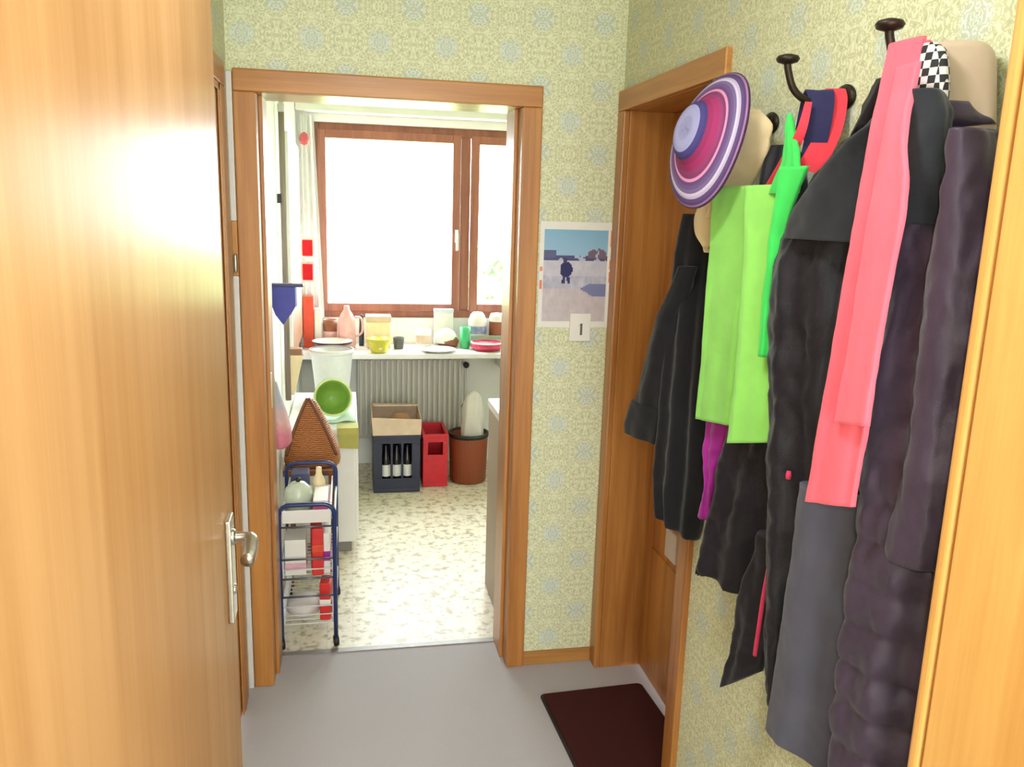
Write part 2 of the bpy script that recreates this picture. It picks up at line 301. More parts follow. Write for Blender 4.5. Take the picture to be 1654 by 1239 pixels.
# ------------------------------------------------------------------ room shell
XL, XR, YB, YK, YW, KL, KR, CH = -.356, .897, 2.734, 2.925, 5.30, -.30, 1.75, 2.5
struct(box('floor', (XL-.15, XR+.22, -1.6, YK-.004, -.1, 0), CARPET), 'grey carpet of the hallway')
struct(box('floor_kitchen', (KL-.1, KR+.1, YK-.004, YW+.25, -.1, -.002), KFLOOR), 'speckled cream vinyl floor of the kitchen')
struct(box('trim_threshold', (-.271, .556, YK-.016, YK+.012, -.002, .004), plain('threshold_grey', (150, 146, 144), .5, .3)), 'thin strip between carpet and kitchen floor')
struct(box('ceiling', (XL-.2, XR+.25, -1.75, YK-.01, CH, CH+.1), CEILM))
struct(box('ceiling_kitchen', (KL-.1, KR+.1, YK-.01, YW+.25, CH, CH+.1), CEILM))
struct(boxes('wall_back', [(XL-.15, -.291, YB, YK, 0, CH), (.576, XR+.24, YB, YK, 0, CH), (-.291, .576, YB, YK, 2.005, CH)], WP_B), 'ornamental green wallpaper on the end wall')
struct(boxes('wall_right', [(XR, XR+.2, -1.6, 1.978, 0, CH), (XR, XR+.2, 2.688, YB, 0, CH), (XR, XR+.2, 1.978, 2.688, 2.005, CH)], WP_R), 'ornamental green wallpaper on the wall with the coat hooks')
struct(boxes('wall_left', [(XL-.15, XL, -1.6, 1.80, 0, CH), (XL-.15, XL, 2.63, YB, 0, CH), (XL-.15, XL, 1.80, 2.63, 2.005, CH)], WP_R))
struct(box('wall_rear', (XL-.15, XR+.2, -1.75, -1.6, 0, CH), KWALL))
struct(box('wall_stub', (XL, -.262, .20, .36, 0, CH), WP_B))
struct(box('wall_kitchen_left', (KL-.1, KL, YK, YW+.2, 0, CH), KWALL))
struct(box('wall_kitchen_right', (KR, KR+.1, YK, YW+.2, 0, CH), KWALL))
struct(box('wall_kitchen_near', (XR+.24, KR+.1, YK-.1, YK, 0, CH), KWALL))
WX0, WX1, WZ0, WZ1 = -.225, 1.36, .965, 2.15
struct(boxes('wall_window', [(KL, WX0, YW, YW+.2, 0, CH), (WX1, KR, YW, YW+.2, 0, CH), (WX0, WX1, YW, YW+.2, 0, WZ0), (WX0, WX1, YW, YW+.2, WZ1, CH)], KWALL))
r = sroot('trim_curtain_rail', (.55, 5.22, 2.19), 'white curtain rail board above the kitchen window')
box('board', (KL+.002, KR-.002, 5.18, 5.298, 2.20, 2.33), WHITE, r, .004); box('rail', (KL+.002, KR-.002, 5.14, 5.19, 2.265, 2.295), PLASTIC, r, .004)

cl = sroot('fill_fixture', (.12, 1.05, CH), 'round white fixture added for the unseen fill light above the hall')  # invented fixture housing the added hall fill
lathe('rim', [(.0, 0), (.15, 0), (.152, -.02), (.15, -.085), (.144, -.085), (.144, -.02), (0, -.018)], (.12, 1.05, CH-.0005), WHITE, cl, 40)
OP, q = newmat('fill_glow', .5); q.b.inputs['Emission Color'].default_value = (.97, .985, 1, 1); q.b.inputs['Emission Strength'].default_value = 3  # glowing disc of the added fill, no known lamp
lathe('fill_disc', [(.0, 0), (.143, 0), (.143, .006), (0, .006)], (.12, 1.05, 2.418), OP, cl, 40)
# kitchen doorway casing and lining
def casing(name, loc, label, legs, head, lin_, mats=(W_CASE, W_CASEH)):
    r = sroot(name, loc, label)
    for l in legs: box('casing_leg', l, mats[0], r, .005)
    box('casing_head', head, mats[1], r, .005)
    for l in lin_[:2]: box('jamb_board', l, mats[0], r, .002)
    box('head_board', lin_[2], mats[1], r, .002)
    return r
c1 = casing('trim_kitchen_doorway', (.14, YB, 0), 'wooden casing of the doorway into the kitchen',
       [(-.337, -.271, YB-.018, YB+.004, 0, 1.985), (.556, .622, YB-.018, YB+.004, 0, 1.985)], (-.337, .622, YB-.0181, YB+.004, 1.985, 2.051),
       [(-.291, -.271, YB+.004, YK+.012, 0, 1.985), (.556, .576, YB+.004, YK+.012, 0, 1.985), (-.291, .576, YB+.004, YK+.012, 1.985, 2.005)])
for x0, x1 in ((-.271, -.259), (.544, .556)): box('seal_strip', (x0, x1, YB+.06, YK+.01, 0, 1.985), W_CASE, c1, .002)
box('strike_plate', (-.2595, -.2575, YB+.075, YB+.095, .98, 1.10), STEEL, c1)
# pale strip in the corner beside the casing
r = sroot('trim_corner_strip', (-.347, YB, 0), 'pale narrow strip in the corner left of the kitchen doorway')
box('strip', (-.3555, -.338, YB-.022, YB-.001, 0, 1.43), PLASTIC, r, .003); box('strip', (-.3555, -.338, YB-.022, YB-.001, 1.60, 2.04), PLASTIC, r, .003)
box('gap_cover', (-.3555, -.3385, YB-.014, YB-.001, 1.43, 1.60), W_CASE, r, .002)
lathe('hinge_pin', [(.005, -.028), (.006, -.024), (.006, .024), (.005, .028)], (-.346, YB-.022, 1.47), STEEL, r, 12)

# right wall doorway with its closed door
c3 = casing('trim_side_doorway', (XR, 2.33, 0), 'wooden casing of the closed door in the right wall',
       [(XR-.018, XR+.004, 2.668, YB-.0005, 0, 1.985), (XR-.018, XR+.004, 1.932, 1.998, 0, 1.985)], (XR-.0181, XR+.004, 1.932, YB-.0005, 1.985, 2.051),
       [(XR+.004, XR+.19, 2.668, 2.688, 0, 1.985), (XR+.004, XR+.19, 1.978, 1.998, 0, 1.985), (XR+.004, XR+.19, 1.978, 2.688, 1.985, 2.005)], (W_CASE, W_CASEY))
d3 = sroot('door_3', (1.07, 2.33, 0), 'closed wooden door deep in the right doorway')
box('leaf', (1.052, 1.09, 1.9985, 2.6675, .006, 1.984), W_CASE, d3, .003)
box('lower_panel', (1.046, 1.053, 2.06, 2.60, .12, .50), W_CASE, d3, .003)
pl = box('handle_plate', (1.040, 1.052, 2.375, 2.465, .53, .63), PLASTIC, d3, .003); pl['label'] = 'pale grey plate on the closed door'
d4 = sroot('door_4', (XL-.02, 2.2, 0), 'closed wooden door in the left wall'); box('leaf', (XL-.04, XL-.004, 1.803, 2.627, .006, 2.0), W_CASE, d4, .003)
casing('trim_left_doorway', (XL, 2.2, 0), 'wooden casing of the door in the left wall',
       [(XL-.002, XL+.006, 2.575, 2.66, 0, 1.985), (XL-.002, XL+.006, 1.73, 1.82, 0, 1.985)], (XL-.002, XL+.0061, 1.73, 2.66, 1.985, 2.055),
       [(XL-.002, XL+.003, 2.55, 2.575, 0, 1.985), (XL-.002, XL+.003, 1.82, 1.845, 0, 1.985), (XL-.002, XL+.003, 1.82, 2.575, 1.965, 1.985)], (W_CASE, W_CASEY))
# baseboards
struct(box('baseboard_back', (.622, XR-.018, YB-.012, YB, 0, .052), W_BASE, None, .003))
struct(box('baseboard_right', (XR-.012, XR, -.0, 1.932, 0, .052), W_CASEY, None, .003))
struct(box('baseboard_left', (XL, XL+.012, .47, 1.73, 0, .052), W_CASEY, None, .003))

# ------------------------------------------------------------------ open door on the left
EX, EY, EL = -.214, 1.50, 1.12
A1 = math.atan2(-.012, 1.0)
d1 = sroot('door_1', (EX, EY-EL, 0), 'large open wooden door leaf in the left foreground with a steel lever handle')
piv = ((EX, EY, 0), -A1*.6)
box('leaf', (EX-.040, EX, EY-EL, EY, .008, 2.003), W_DOOR, d1, .0035, piv)
box('edge_lip', (EX-.055, EX-.0402, EY-EL, EY-.013, .010, 1.99), W_CASE, d1, .002, piv)
hp = box('handle_plate', (EX, EX+.010, EY-.105, EY-.055, .930, 1.120), STEEL, d1, .003, piv); hp['label'] = 'long brushed steel handle plate'
lathe('keyhole', [(.009, 0), (.009, .003), (.007, .004)], (EX+.0095, EY-.080, .985), STEEL, hp, 16, (1, 0, 0))
lev = catmull([(EX+.006, EY-.080, 1.083), (EX+.028, EY-.080, 1.083), (EX+.038, EY-.083, 1.0825), (EX+.043, EY-.093, 1.080), (EX+.044, EY-.115, 1.075), (EX+.044, EY-.140, 1.071), (EX+.043, EY-.155, 1.070)], 6)
rr = [.0085 if i < 10 else .0085+.0035*min(1, (i-10)/8) for i in range(len(lev))]
v, f = tube_geo(lev, rr, 16); lv = mesh('lever', v, f, STEEL, d1, True); lv['label'] = 'steel lever of the open door'
lathe('rosette', [(.014, 0), (.014, .004), (.011, .007)], (EX+.009, EY-.080, 1.083), STEEL, lv, 20, (1, 0, 0))
box('forend', (EX-.034, EX-.012, EY, EY+.0015, .90, 1.16), STEEL, d1, .0005, piv)

# ------------------------------------------------------------------ open door leaf on the right
hx, hy = .880, .115; px, py = .742, .868; ang = math.atan2(px-hx, py-hy)
d2 = sroot('door_2', (hx, hy, 0), 'golden wooden door leaf standing open in the right foreground')
Ld = math.hypot(px-hx, py-hy); pv2 = ((hx, hy, 0), -ang)
pv2 = ((hx, hy, 0), -ang)
box('leaf_core', (hx+.006, hx+.026, hy+Ld-.03, hy+Ld-.002, .009, 1.999), W_CASE, d2, 0, pv2)
box('leaf', (hx, hx+.027, hy, hy+Ld-.019, .008, 2.0), W_DOORR, d2, .002, pv2)
box('edge_lip', (hx-.004, hx+.014, hy+Ld-.0142, hy+Ld, .008, 2.0), W_DOORR, d2, .004, pv2)

# ------------------------------------------------------------------ kitchen window
wn = sroot('window_1', (.57, YW, WZ0), 'brown framed kitchen window with blown-out daylight')
def bar(nm, b, m=W_FRAME, p=wn, bv=.005): return box(nm, b, m, p, bv)
F0, F1 = YW+.035, YW+.115
bar('frame_stile', (WX0, WX0+.055, F0, F1, WZ0, WZ1)); bar('frame_stile', (WX1-.055, WX1, F0, F1, WZ0, WZ1))
bar('frame_head', (WX0+.055, WX1-.055, F0, F1, WZ1-.05, WZ1)); bar('frame_sill', (WX0+.055, WX1-.055, F0, F1, WZ0, WZ0+.05))
bar('mullion', (.705, .765, F0, F1, WZ0+.05, WZ1-.05))
GL = bpy.data.materials.new('window_glass'); GL.use_nodes = True; q = N(GL); q.n.remove(q.b)
tr = q.add('ShaderNodeBsdfTransparent'); gl = q.add('ShaderNodeBsdfGlossy'); gl.inputs['Roughness'].default_value = .02; mx = q.add('ShaderNodeMixShader'); mx.inputs[0].default_value = .05
tr.inputs[0].default_value = (.97, .99, .98, 1)
q.l.new(tr.outputs[0], mx.inputs[1]); q.l.new(gl.outputs[0], mx.inputs[2]); q.l.new(mx.outputs[0], q.n['Material Output'].inputs[0])
for nm, a, b in (('sash', WX0+.045, .700), ('sash', .770, WX1-.045)):
    s = boxes(nm, [(a, a+.05, F0-.022, F0+.04, WZ0+.04, WZ1-.04), (b-.05, b, F0-.022, F0+.04, WZ0+.04, WZ1-.04), (a+.05, b-.05, F0-.022, F0+.04, WZ0+.04, WZ0+.09), (a+.05, b-.05, F0-.022, F0+.04, WZ1-.09, WZ1-.04)], W_FRAME, wn, .004)
    box('pane', (a+.05, b-.05, F0+.005, F0+.011, WZ0+.09, WZ1-.09), GL, s)
hd = boxes('handle', [(.668, .69, F0-.03, F0-.022, 1.45, 1.53), (.672, .686, F0-.055, F0-.03, 1.475, 1.505), (.671, .687, F0-.066, F0-.052, 1.40, 1.51)], plain('white_handle', (240, 240, 238), .3), wn, .003); hd['label'] = 'white window handle'
# outside
LAWN = plain('far_meadow', (150, 168, 96), .9, var=.2, scale=.4)
struct(box('ground', (-60, 60, 9, 160, -6.2, -6), LAWN), 'pale meadow far outside the window')
LEAF = plain('tree_leaves', (176, 196, 150), .8, var=.35, scale=6); BARK = plain('tree_bark', (92, 76, 60), .9, var=.2)
def tree(loc, h, rad, seed, label):
    t = thing('tree', label, 'tree', loc, 'trees outside the kitchen window'); rs = random.Random(seed)
    v, f = tube_geo([Vector(loc)+Vector((0, 0, h*k/4)) for k in range(5)], [.3, .26, .22, .18, .12], 8); mesh('trunk', v, f, BARK, t, True)
    V = []; Fc = []
    for i in range(700):
        d = Vector((rs.gauss(0, 1), rs.gauss(0, 1), rs.gauss(0, 1))).normalized()*rad*rs.uniform(.45, 1); c = Vector(loc)+Vector((0, 0, h))+Vector((d.x, d.y, d.z*.9))
        a = Vector((rs.gauss(0, 1), rs.gauss(0, 1), rs.gauss(0, 1))).normalized(); b = a.orthogonal().normalized(); s = rs.uniform(.25, .5); k = len(V)
        V += [c+a*s, c+b*s, c-a*s, c-b*s]; Fc.append((k, k+1, k+2, k+3))
    o = mesh('foliage', V, Fc, LEAF, t); o['kind'] = 'stuff'
tree((5.6, 27, -6), 5.2, 1.9, 3, 'pale green tree outside, low in the right window pane')
tree((8.6, 31, -6), 4.8, 2.2, 5, 'pale green tree furthest right outside the window')

# ------------------------------------------------------------------ calendar on the end wall
def colour_mesh(name, nx, nz, x0, x1, y, z0, z1, fn, mat, parent):
    V = [(x0+(x1-x0)*i/nx, y, z0+(z1-z0)*j/nz) for j in range(nz+1) for i in range(nx+1)]
    Fc = [(j*(nx+1)+i, j*(nx+1)+i+1, (j+1)*(nx+1)+i+1, (j+1)*(nx+1)+i) for j in range(nz) for i in range(nx)]
    me = bpy.data.meshes.new(name); me.from_pydata(V, [], Fc); at = me.color_attributes.new('print', 'FLOAT_COLOR', 'CORNER')
    for p in me.polygons:
        j, i = divmod(p.index, nx); c = lin(*fn((i+.5)/nx, (j+.5)/nz))
        for li in p.loop_indices: at.data[li].color = c
    me.materials.append(mat); return link(bpy.data.objects.new(name, me), parent)
PRM, q = newmat('printed_paper', .35); at_ = q.add('ShaderNodeVertexColor', layer_name='print'); q.l.new(at_.outputs[0], q.b.inputs['Base Color'])
PAPER = plain('white_paper', (232, 230, 222), .6, var=.02)
def pic(u, v):
    n = mn.noise(Vector((u*9, v*9, 3)))*.5+mn.noise(Vector((u*23, v*23, 1)))*.3
    c = (168, 182, 206)
    if v > .72: t = (v-.72)/.28; c = (150-20*t, 186-8*t, 214-8*t)
    elif v > .66 and n > -.18+(.72-v): c = (74, 78, 122)
    elif v > .66: c = (176, 184, 206)
    elif v > .5: c = (196+n*22, 194+n*22, 206+n*12)
    elif v > .36: c = (182+n*40, 182+n*40, 198+n*30)
    else: c = (196+n*20, 186+n*20, 190+n*20)
    if abs(u-.84) < .14 and .70 < v < .765+.04*math.cos((u-.84)*11) and n > -.25: c = (120, 96, 110)
    if u < .2 and .69 < v < .78: c = (86, 90, 128)
    if u > .58+abs(v-.36)*2.6 and .28 < v < .42: c = (122, 128, 168)
    # walker in the snow
    if ((u-.36)/.1)**2+((v-.57)/.085)**2 < 1: c = (34, 36, 92)
    if ((u-.34)/.035)**2+((v-.665)/.03)**2 < 1: c = (60, 54, 92)
    if .42 < v < .5 and (abs(u-.325-(v-.46)*.25) < .025 or abs(u-.395+(v-.46)*.25) < .025): c = (46, 48, 98)
    return tuple(max(0, min(255, x)) for x in c)
ca = thing('wall_calendar', 'picture calendar with a snowy winter scene on the green wallpaper', 'calendar', (.755, YB, 1.2))
box('backing_sheet', (.630, .892, YB-.004, YB-.0005, 1.268, 1.626), PAPER, ca)
o = colour_mesh('picture', 52, 72, .645, .868, YB-.0045, 1.29, 1.60, pic, PRM, ca); o['label'] = 'blue and white winter picture with a dark blue walking figure'
ORG = plain('orange_print', (226, 132, 92), .5)
for z0, z1 in ((1.545, 1.60), (1.47, 1.50), (1.425, 1.46)): box('printed_margin', (.876, .886, YB-.0046, YB-.004, z0, z1), ORG, ca)
for z0, z1 in ((1.46, 1.475), (1.40, 1.43)): box('printed_margin', (.633, .642, YB-.0046, YB-.004, z0, z1), ORG, ca)
dp = box('date_pad', (.744, .818, YB-.012, YB-.0046, 1.222, 1.318), PAPER, ca, .002); dp['label'] = 'small white date pad with a dark figure 1'
DK = plain('dark_print', (92, 90, 84), .6)
mesh('figure_one', [(.781, YB-.0124, 1.243), (.789, YB-.0124, 1.243), (.789, YB-.0124, 1.283), (.781, YB-.0124, 1.283), (.776, YB-.0124, 1.272), (.776, YB-.0124, 1.276)], [(0, 1, 2, 3), (3, 4, 5)], DK, dp)

# ------------------------------------------------------------------ door mat
MATB, q = newmat('brown_mat_pile', .95, 0, .1); f = q.noise(q.coord(), 500, 2, .7); q.put(q.b.inputs['Base Color'], q.ramp(f, [(.3, lin(52, 24, 24)), (.7, lin(86, 46, 44))])); q.bump(f, .6, .004)
def rounded(x0, x1, y0, y1, r, n=6):
    P = []
    for cx, cy, a0 in ((x1-r, y1-r, 0), (x0+r, y1-r, 90), (x0+r, y0+r, 180), (x1-r, y0+r, 270)):
        for k in range(n+1): a = math.radians(a0+90*k/n); P.append((cx+r*math.cos(a), cy+r*math.sin(a)))
    return P
def slab(name, P, z0, z1, mat, parent=None, rot=None):
    n = len(P); V = [(x, y, z0) for x, y in P]+[(x, y, z1) for x, y in P]
    if rot:
        c, s = math.cos(rot[2]), math.sin(rot[2]); V = [(rot[0]+(x-rot[0])*c-(y-rot[1])*s, rot[1]+(x-rot[0])*s+(y-rot[1])*c, z) for x, y, z in V]
    return mesh(name, V, [tuple(range(n))[::-1], tuple(range(n, 2*n))]+[(i, (i+1) % n, n+(i+1) % n, n+i) for i in range(n)], mat, parent)
mt = thing('door_mat', 'dark brown door mat on the carpet before the right doorway', 'mat', (.84, 2.25, 0))
RB = plain('mat_rubber', (34, 22, 22), .7)
slab('rubber_base', rounded(.650, 1.030, 2.03, 2.535, .02), .0, .004, RB, mt, (.85, 2.3, .05)); slab('pile', rounded(.660, 1.020, 2.04, 2.525, .015), .004, .010, MATB, mt, (.85, 2.3, .05))

# ------------------------------------------------------------------ coat hooks and what hangs on them
BLK = fabric('black_wool', (24, 23, 27)); BLK2 = fabric('black_nylon', (30, 28, 35), .55, .2, 400, .05); CHAR = fabric('charcoal_lining', (74, 74, 88), .6, .12, 500, .1)
PUR = fabric('dark_plum_quilt', (58, 46, 62), .5, .15, 500, .1); KNIT = fabric('black_rib_knit', (34, 36, 42), .95)
CORAL = fabric('coral_fleece', (242, 100, 120), .95, .05); CORALD = fabric('coral_fleece_under', (240, 96, 114), .95, .05)
LIME = fabric('lime_felt', (150, 228, 104), .95, .06); GRN = fabric('bright_green_felt', (66, 206, 92), .95, .06)
MAG = fabric('magenta_satin', (170, 42, 158), .4, .15); NAVY = fabric('navy_ribbon', (40, 38, 84), .7, .1); RED = fabric('red_ribbon', (236, 62, 80), .7, .06)
CREAM = fabric('cream_felt', (232, 210, 170), .95, .05); BEIGE = fabric('beige_cotton', (186, 166, 146), .9, .06); PINKZ = fabric('pink_zip_tape', (220, 50, 96), .6, .1)
def hook(y, label, dz=0.):
    r = thing('coat_hook', label, 'coat hook', (XR, y, 1.80), 'wrought iron coat hooks on the right wall')
    lathe('wall_plate', [(.0, 0), (.022, 0), (.024, .004), (.016, .009), (.0, .010)], (XR, y, 1.875+dz), IRON, r, 20, (-1, 0, 0), 1.5, 1.)
    p = catmull([(XR-.006, y, 1.886+dz), (XR-.035, y, 1.870+dz), (XR-.075, y, 1.866+dz), (XR-.105, y, 1.884+dz), (XR-.119, y, 1.915+dz), (XR-.122, y, 1.930+dz)], 6)
    v, f = tube_geo(p, .0065, 10); mesh('upper_arm', v, f, IRON, r, True)
    p = catmull([(XR-.006, y, 1.862+dz), (XR-.012, y, 1.828+dz), (XR-.035, y, 1.808+dz), (XR-.058, y, 1.825+dz), (XR-.062, y, 1.843+dz)], 6)
    v, f = tube_geo(p, .0055, 10); mesh('lower_arm', v, f, IRON, r, True)
    lathe('cap', [(.006, -.004), (.018, .0), (.021, .005), (.018, .010), (.008, .013), (0, .014)], (XR-.122, y, 1.930+dz), IRON, r, 20)
    return r
hook(1.151, 'dark iron coat hook nearest the camera, holding the coral scarf')
hook(1.440, 'dark iron coat hook in the middle, holding the navy and red ribbons')
hook(1.711, 'dark iron coat hook furthest from the camera, behind the striped hat', -.02)

r = thing('long_coat', 'long black coat with a turned cuff hanging beside the closed door', 'coat', (.86, 1.93, .83))
loft('body', T['black_coat'], .07, BLK, r, fold=.012, freq=5, seed=1, hem=(.04, 0))
s = loft('sleeve', T['black_sleeve'], .065, BLK, r, fold=.006, freq=3, seed=4, m=40, n=40)
loft('cuff', [(1.155, 2.122, 1.982, .778, .835), (1.12, 2.142, 1.985, .776, .838), (1.085, 2.158, 1.992, .776, .838), (1.055, 2.162, 2.0, .778, .835)], .075, BLK, s, m=20, n=40, fold=.004, taper=(1, 1))

r = thing('magenta_garment', 'shiny magenta garment showing below the lime green scarf', 'garment', (.83, 1.69, .95))
loft('body', T['magenta'], .03, MAG, r, m=50, n=48, fold=.008, freq=4, seed=2, wrinkle=.008, taper=(1, 1))

r = thing('lime_scarf', 'lime green felt scarf with two hanging ends in front of the black coat', 'scarf', (.79, 1.57, 1.2))
loft('far_end', T['green_l'], .010, LIME, r, m=50, n=48, fold=.004, freq=4, hem=(0, .022), seed=3, wrinkle=.002, taper=(1, 1), expo=6)
loft('near_end', T['green_r'], .012, LIME, r, m=50, n=48, fold=.004, freq=4, hem=(0, .04), seed=6, wrinkle=.002, taper=(1, 1), expo=6)
o = loft('fold', T['green_fold'], .012, GRN, r, m=40, n=40, fold=.003, freq=3, seed=5, wrinkle=.002, taper=(1, 1), expo=4); o['label'] = 'deeper green folded side of the scarf'
loft('neck_loop', [(1.845, 1.470, 1.462, .80, .806), (1.80, 1.455, 1.43, .795, .80), (1.76, 1.45, 1.40, .788, .793), (1.72, 1.455, 1.375, .775, .785), (1.70, 1.46, 1.37, .772, .782)], .012, GRN, r, m=30, n=36, fold=.002, taper=(1, 1))

r = thing('ribbon_lanyard', 'navy blue and red ribbons looped over the middle coat hook', 'ribbon', (.80, 1.42, 1.7))
def strip(name, pts, w, mat, parent, th=.003, wdir=(.9, -.43, 0)):
    P = catmull(pts, 8); V = []; Fc = []; a = Vector(wdir).normalized()
    for i, p in enumerate(P):
        t = (P[min(i+1, len(P)-1)]-P[max(i-1, 0)]).normalized(); aa = (a-t*a.dot(t)*.6).normalized()
        nn = aa.cross(t).normalized(); h = w[0]+(w[1]-w[0])*i/(len(P)-1) if isinstance(w, tuple) else w
        V += [p+aa*h/2+nn*th/2, p-aa*h/2+nn*th/2, p-aa*h/2-nn*th/2, p+aa*h/2-nn*th/2]
    for i in range(len(P)-1):
        for k in range(4): Fc.append((i*4+k, i*4+(k+1) % 4, i*4+4+(k+1) % 4, i*4+4+k))
    Fc += [(3, 2, 1, 0), tuple(len(V)-4+k for k in range(4))]
    return mesh(name, V, Fc, mat, parent, False)
strip('navy_ribbon', [(.842, 1.462, 1.80), (.842, 1.452, 1.865), (.842, 1.440, 1.884), (.842, 1.428, 1.868), (.838, 1.422, 1.82), (.832, 1.424, 1.765)], (.050, .040), NAVY, r)
strip('navy_ribbon', [(.872, 1.452, 1.84), (.870, 1.447, 1.80), (.858, 1.442, 1.77), (.846, 1.440, 1.745)], (.03, .03), NAVY, r)
strip('red_ribbon', [(.874, 1.452, 1.86), (.874, 1.440, 1.888), (.871, 1.427, 1.868), (.860, 1.418, 1.82), (.838, 1.416, 1.77), (.824, 1.42, 1.742)], (.030, .048), RED, r)
strip('red_ribbon', [(.815, 1.425, 1.862), (.803, 1.420, 1.81), (.798, 1.452, 1.761), (.790, 1.49, 1.705)], (.012, .028), RED, r)

r = thing('black_jacket', 'short black jacket with a pointed hem between the black coat and the plum coat', 'jacket', (.86, 1.5, .86))
loft('body', T['jacket_a2'], .07, BLK2, r, fold=.014, freq=4, seed=8, wrinkle=.009)
loft('hem_point', [(1.02, 1.64, 1.56, .80, .83), (.95, 1.66, 1.575, .798, .828), (.89, 1.676, 1.60, .797, .825), (.85, 1.685, 1.64, .797, .82), (.835, 1.688, 1.672, .798, .81)], .03, BLK2, r, m=30, n=36, fold=.004, taper=(1, 1))
loft('shoulder', [(1.80, 1.60, 1.565, .84, .88), (1.76, 1.605, 1.54, .83, .885), (1.70, 1.60, 1.52, .825, .885), (1.60, 1.58, 1.48, .82, .885), (1.50, 1.55, 1.45, .81, .885), (1.40, 1.53, 1.42, .80, .885)], .05, BLK2, r, m=40, n=48, fold=.006)

r = thing('padded_coat', 'black padded coat with a wide collar and a pink zip, left of the coral scarf', 'coat', (.84, 1.25, .78))
loft('body', T['coat_a'], .11, BLK2, r, m=90, n=96, fold=.016, freq=6, seed=11, wrinkle=.011)
o = loft('front_panel', [(1.22, 1.215, 1.10, .752, .80), (1.10, 1.215, 1.09, .750, .80), (1.0, 1.218, 1.085, .748, .80), (.9, 1.222, 1.08, .747, .80), (.80, 1.228, 1.08, .746, .80), (.745, 1.23, 1.08, .746, .80)], .05, CHAR, r, m=50, n=60, fold=.006, freq=3, seed=5, wrinkle=.004, taper=(1, 1)); o['label'] = 'smooth charcoal front panel below the scarf'
loft('collar', T['coat_a_collar'], .07, KNIT, r, m=40, n=60, fold=.004, freq=2, seed=3, wrinkle=.004, taper=(.6, 1.))
fl = loft('open_flap', T['coat_a_flap'], .035, BLK2, r, m=50, n=48, fold=.006, freq=3, hem=(0, .10), seed=9, wrinkle=.006, taper=(1, 1))
v, f = tube_geo(catmull([(.781, 1.333, 1.088), (.779, 1.338, 1.02), (.777, 1.345, .95), (.777, 1.352, .87), (.779, 1.360, .81)], 8), .0042, 8); o = mesh('zip', v, f, PINKZ, r, True); o['label'] = 'pink zip along the open edge'
lathe('toggle', [(0, -.008), (.004, -.007), (.005, 0), (.004, .007), (0, .008)], (.757, 1.268, 1.213), PINKZ, r, 12)

r = thing('plum_coat', 'dark plum quilted long coat hanging beside the golden door leaf', 'coat', (.84, 1.0, .6))
loft('body', T['coat_b'], .11, PUR, r, m=150, n=110, fold=.010, freq=5, seed=15, wrinkle=.008, quilt=(.066, .014))
loft('collar', T['coat_b_collar'], .06, KNIT, r, m=40, n=60, fold=.004, freq=3, seed=2, wrinkle=.004, taper=(.7, 1.), quilt=(.010, .0015))
sl = loft('sleeve', T['coat_b_sleeve'], .075, PUR, r, m=90, n=60, fold=.005, freq=3, seed=19, wrinkle=.007, quilt=(.085, .002))

r = thing('coral_scarf', 'coral pink fleece scarf folded over the nearest coat hook', 'scarf', (.75, 1.1, 1.2))
loft('long_end', T['scarf'], .012, CORALD, r, m=70, n=60, fold=.004, freq=3, hem=(0, .028), seed=21, wrinkle=.0015, taper=(1, 1), expo=6)
loft('short_end', T['scarf_end'], .010, CORAL, r, m=50, n=48, fold=.003, freq=3, hem=(0, .015), seed=23, wrinkle=.0015, taper=(1, 1), expo=6)
top = T['scarf'][0]
V = []; Fc = []   # the turn over the hook
for i in range(13):
    a = math.pi*i/12
    for k in range(9):
        V.append((.794-.008*math.cos(a), top[1]+.002-(top[1]-top[2]+.004)*k/8, top[0]-.003+.008*math.sin(a)-.010*(k/8)))
for i in range(12):
    for k in range(8): Fc.append((i*9+k, i*9+k+1, (i+1)*9+k+1, (i+1)*9+k))
o = mesh('hook_turn', V, Fc, CORALD, r, True); md = o.modifiers.new('thickness', 'SOLIDIFY'); md.thickness = .008

# purple striped sun hat, seen into the crown
HM, q = newmat('striped_hat_cotton', .85, 0, .3)
hc = Vector((.722, 1.678, 1.823)); hax = Vector((-.93, -.26, .25)).normalized()
at_ = q.add('ShaderNodeVertexColor', layer_name='print'); nz = q.noise(q.coord(), 500, 2)
q.put(q.b.inputs['Base Color'], q.mix(.25, at_.outputs[0], q.mix(nz, (0, 0, 0, 1), at_.outputs[0]))); q.bump(nz, .3, .002)
r = thing('striped_hat', 'purple and magenta striped cloth sun hat hanging on the furthest coat hook', 'hat', (.77, 1.735, 1.68))
prof = [(0, .040, (150, 150, 190)), (.022, .040, (160, 160, 200)), (.034, .039, (156, 154, 196)), (.042, .037, (70, 62, 120)), (.049, .032, (66, 56, 114)), (.052, .026, (146, 44, 92)), (.058, .016, (160, 50, 104)),
        (.066, .006, (150, 60, 108)), (.072, .000, (128, 62, 108)), (.079, -.002, (226, 150, 190)), (.084, -.004, (104, 74, 122)), (.090, -.006, (110, 86, 138)), (.096, -.008, (120, 104, 150)), (.102, -.011, (210, 196, 222)),
        (.106, -.013, (190, 176, 208)), (.110, -.016, (96, 76, 124)), (.115, -.019, (88, 66, 112)), (.119, -.022, (170, 120, 170)), (.122, -.025, (80, 54, 96))]
Rm = hax.to_track_quat('Z', 'Y').to_matrix(); nseg = 56; V = []; Fc = []
for rr_, hh, c in prof:
    for i in range(nseg):
        a = 2*math.pi*i/nseg; wv = 1+.035*math.sin(3*a+.6)*(rr_/.12); V.append(hc+Rm @ Vector((rr_*.90*math.cos(a)*wv, rr_*1.16*math.sin(a)*wv, hh*1.+.010*math.sin(2*a+1)*(rr_/.12)**2)))
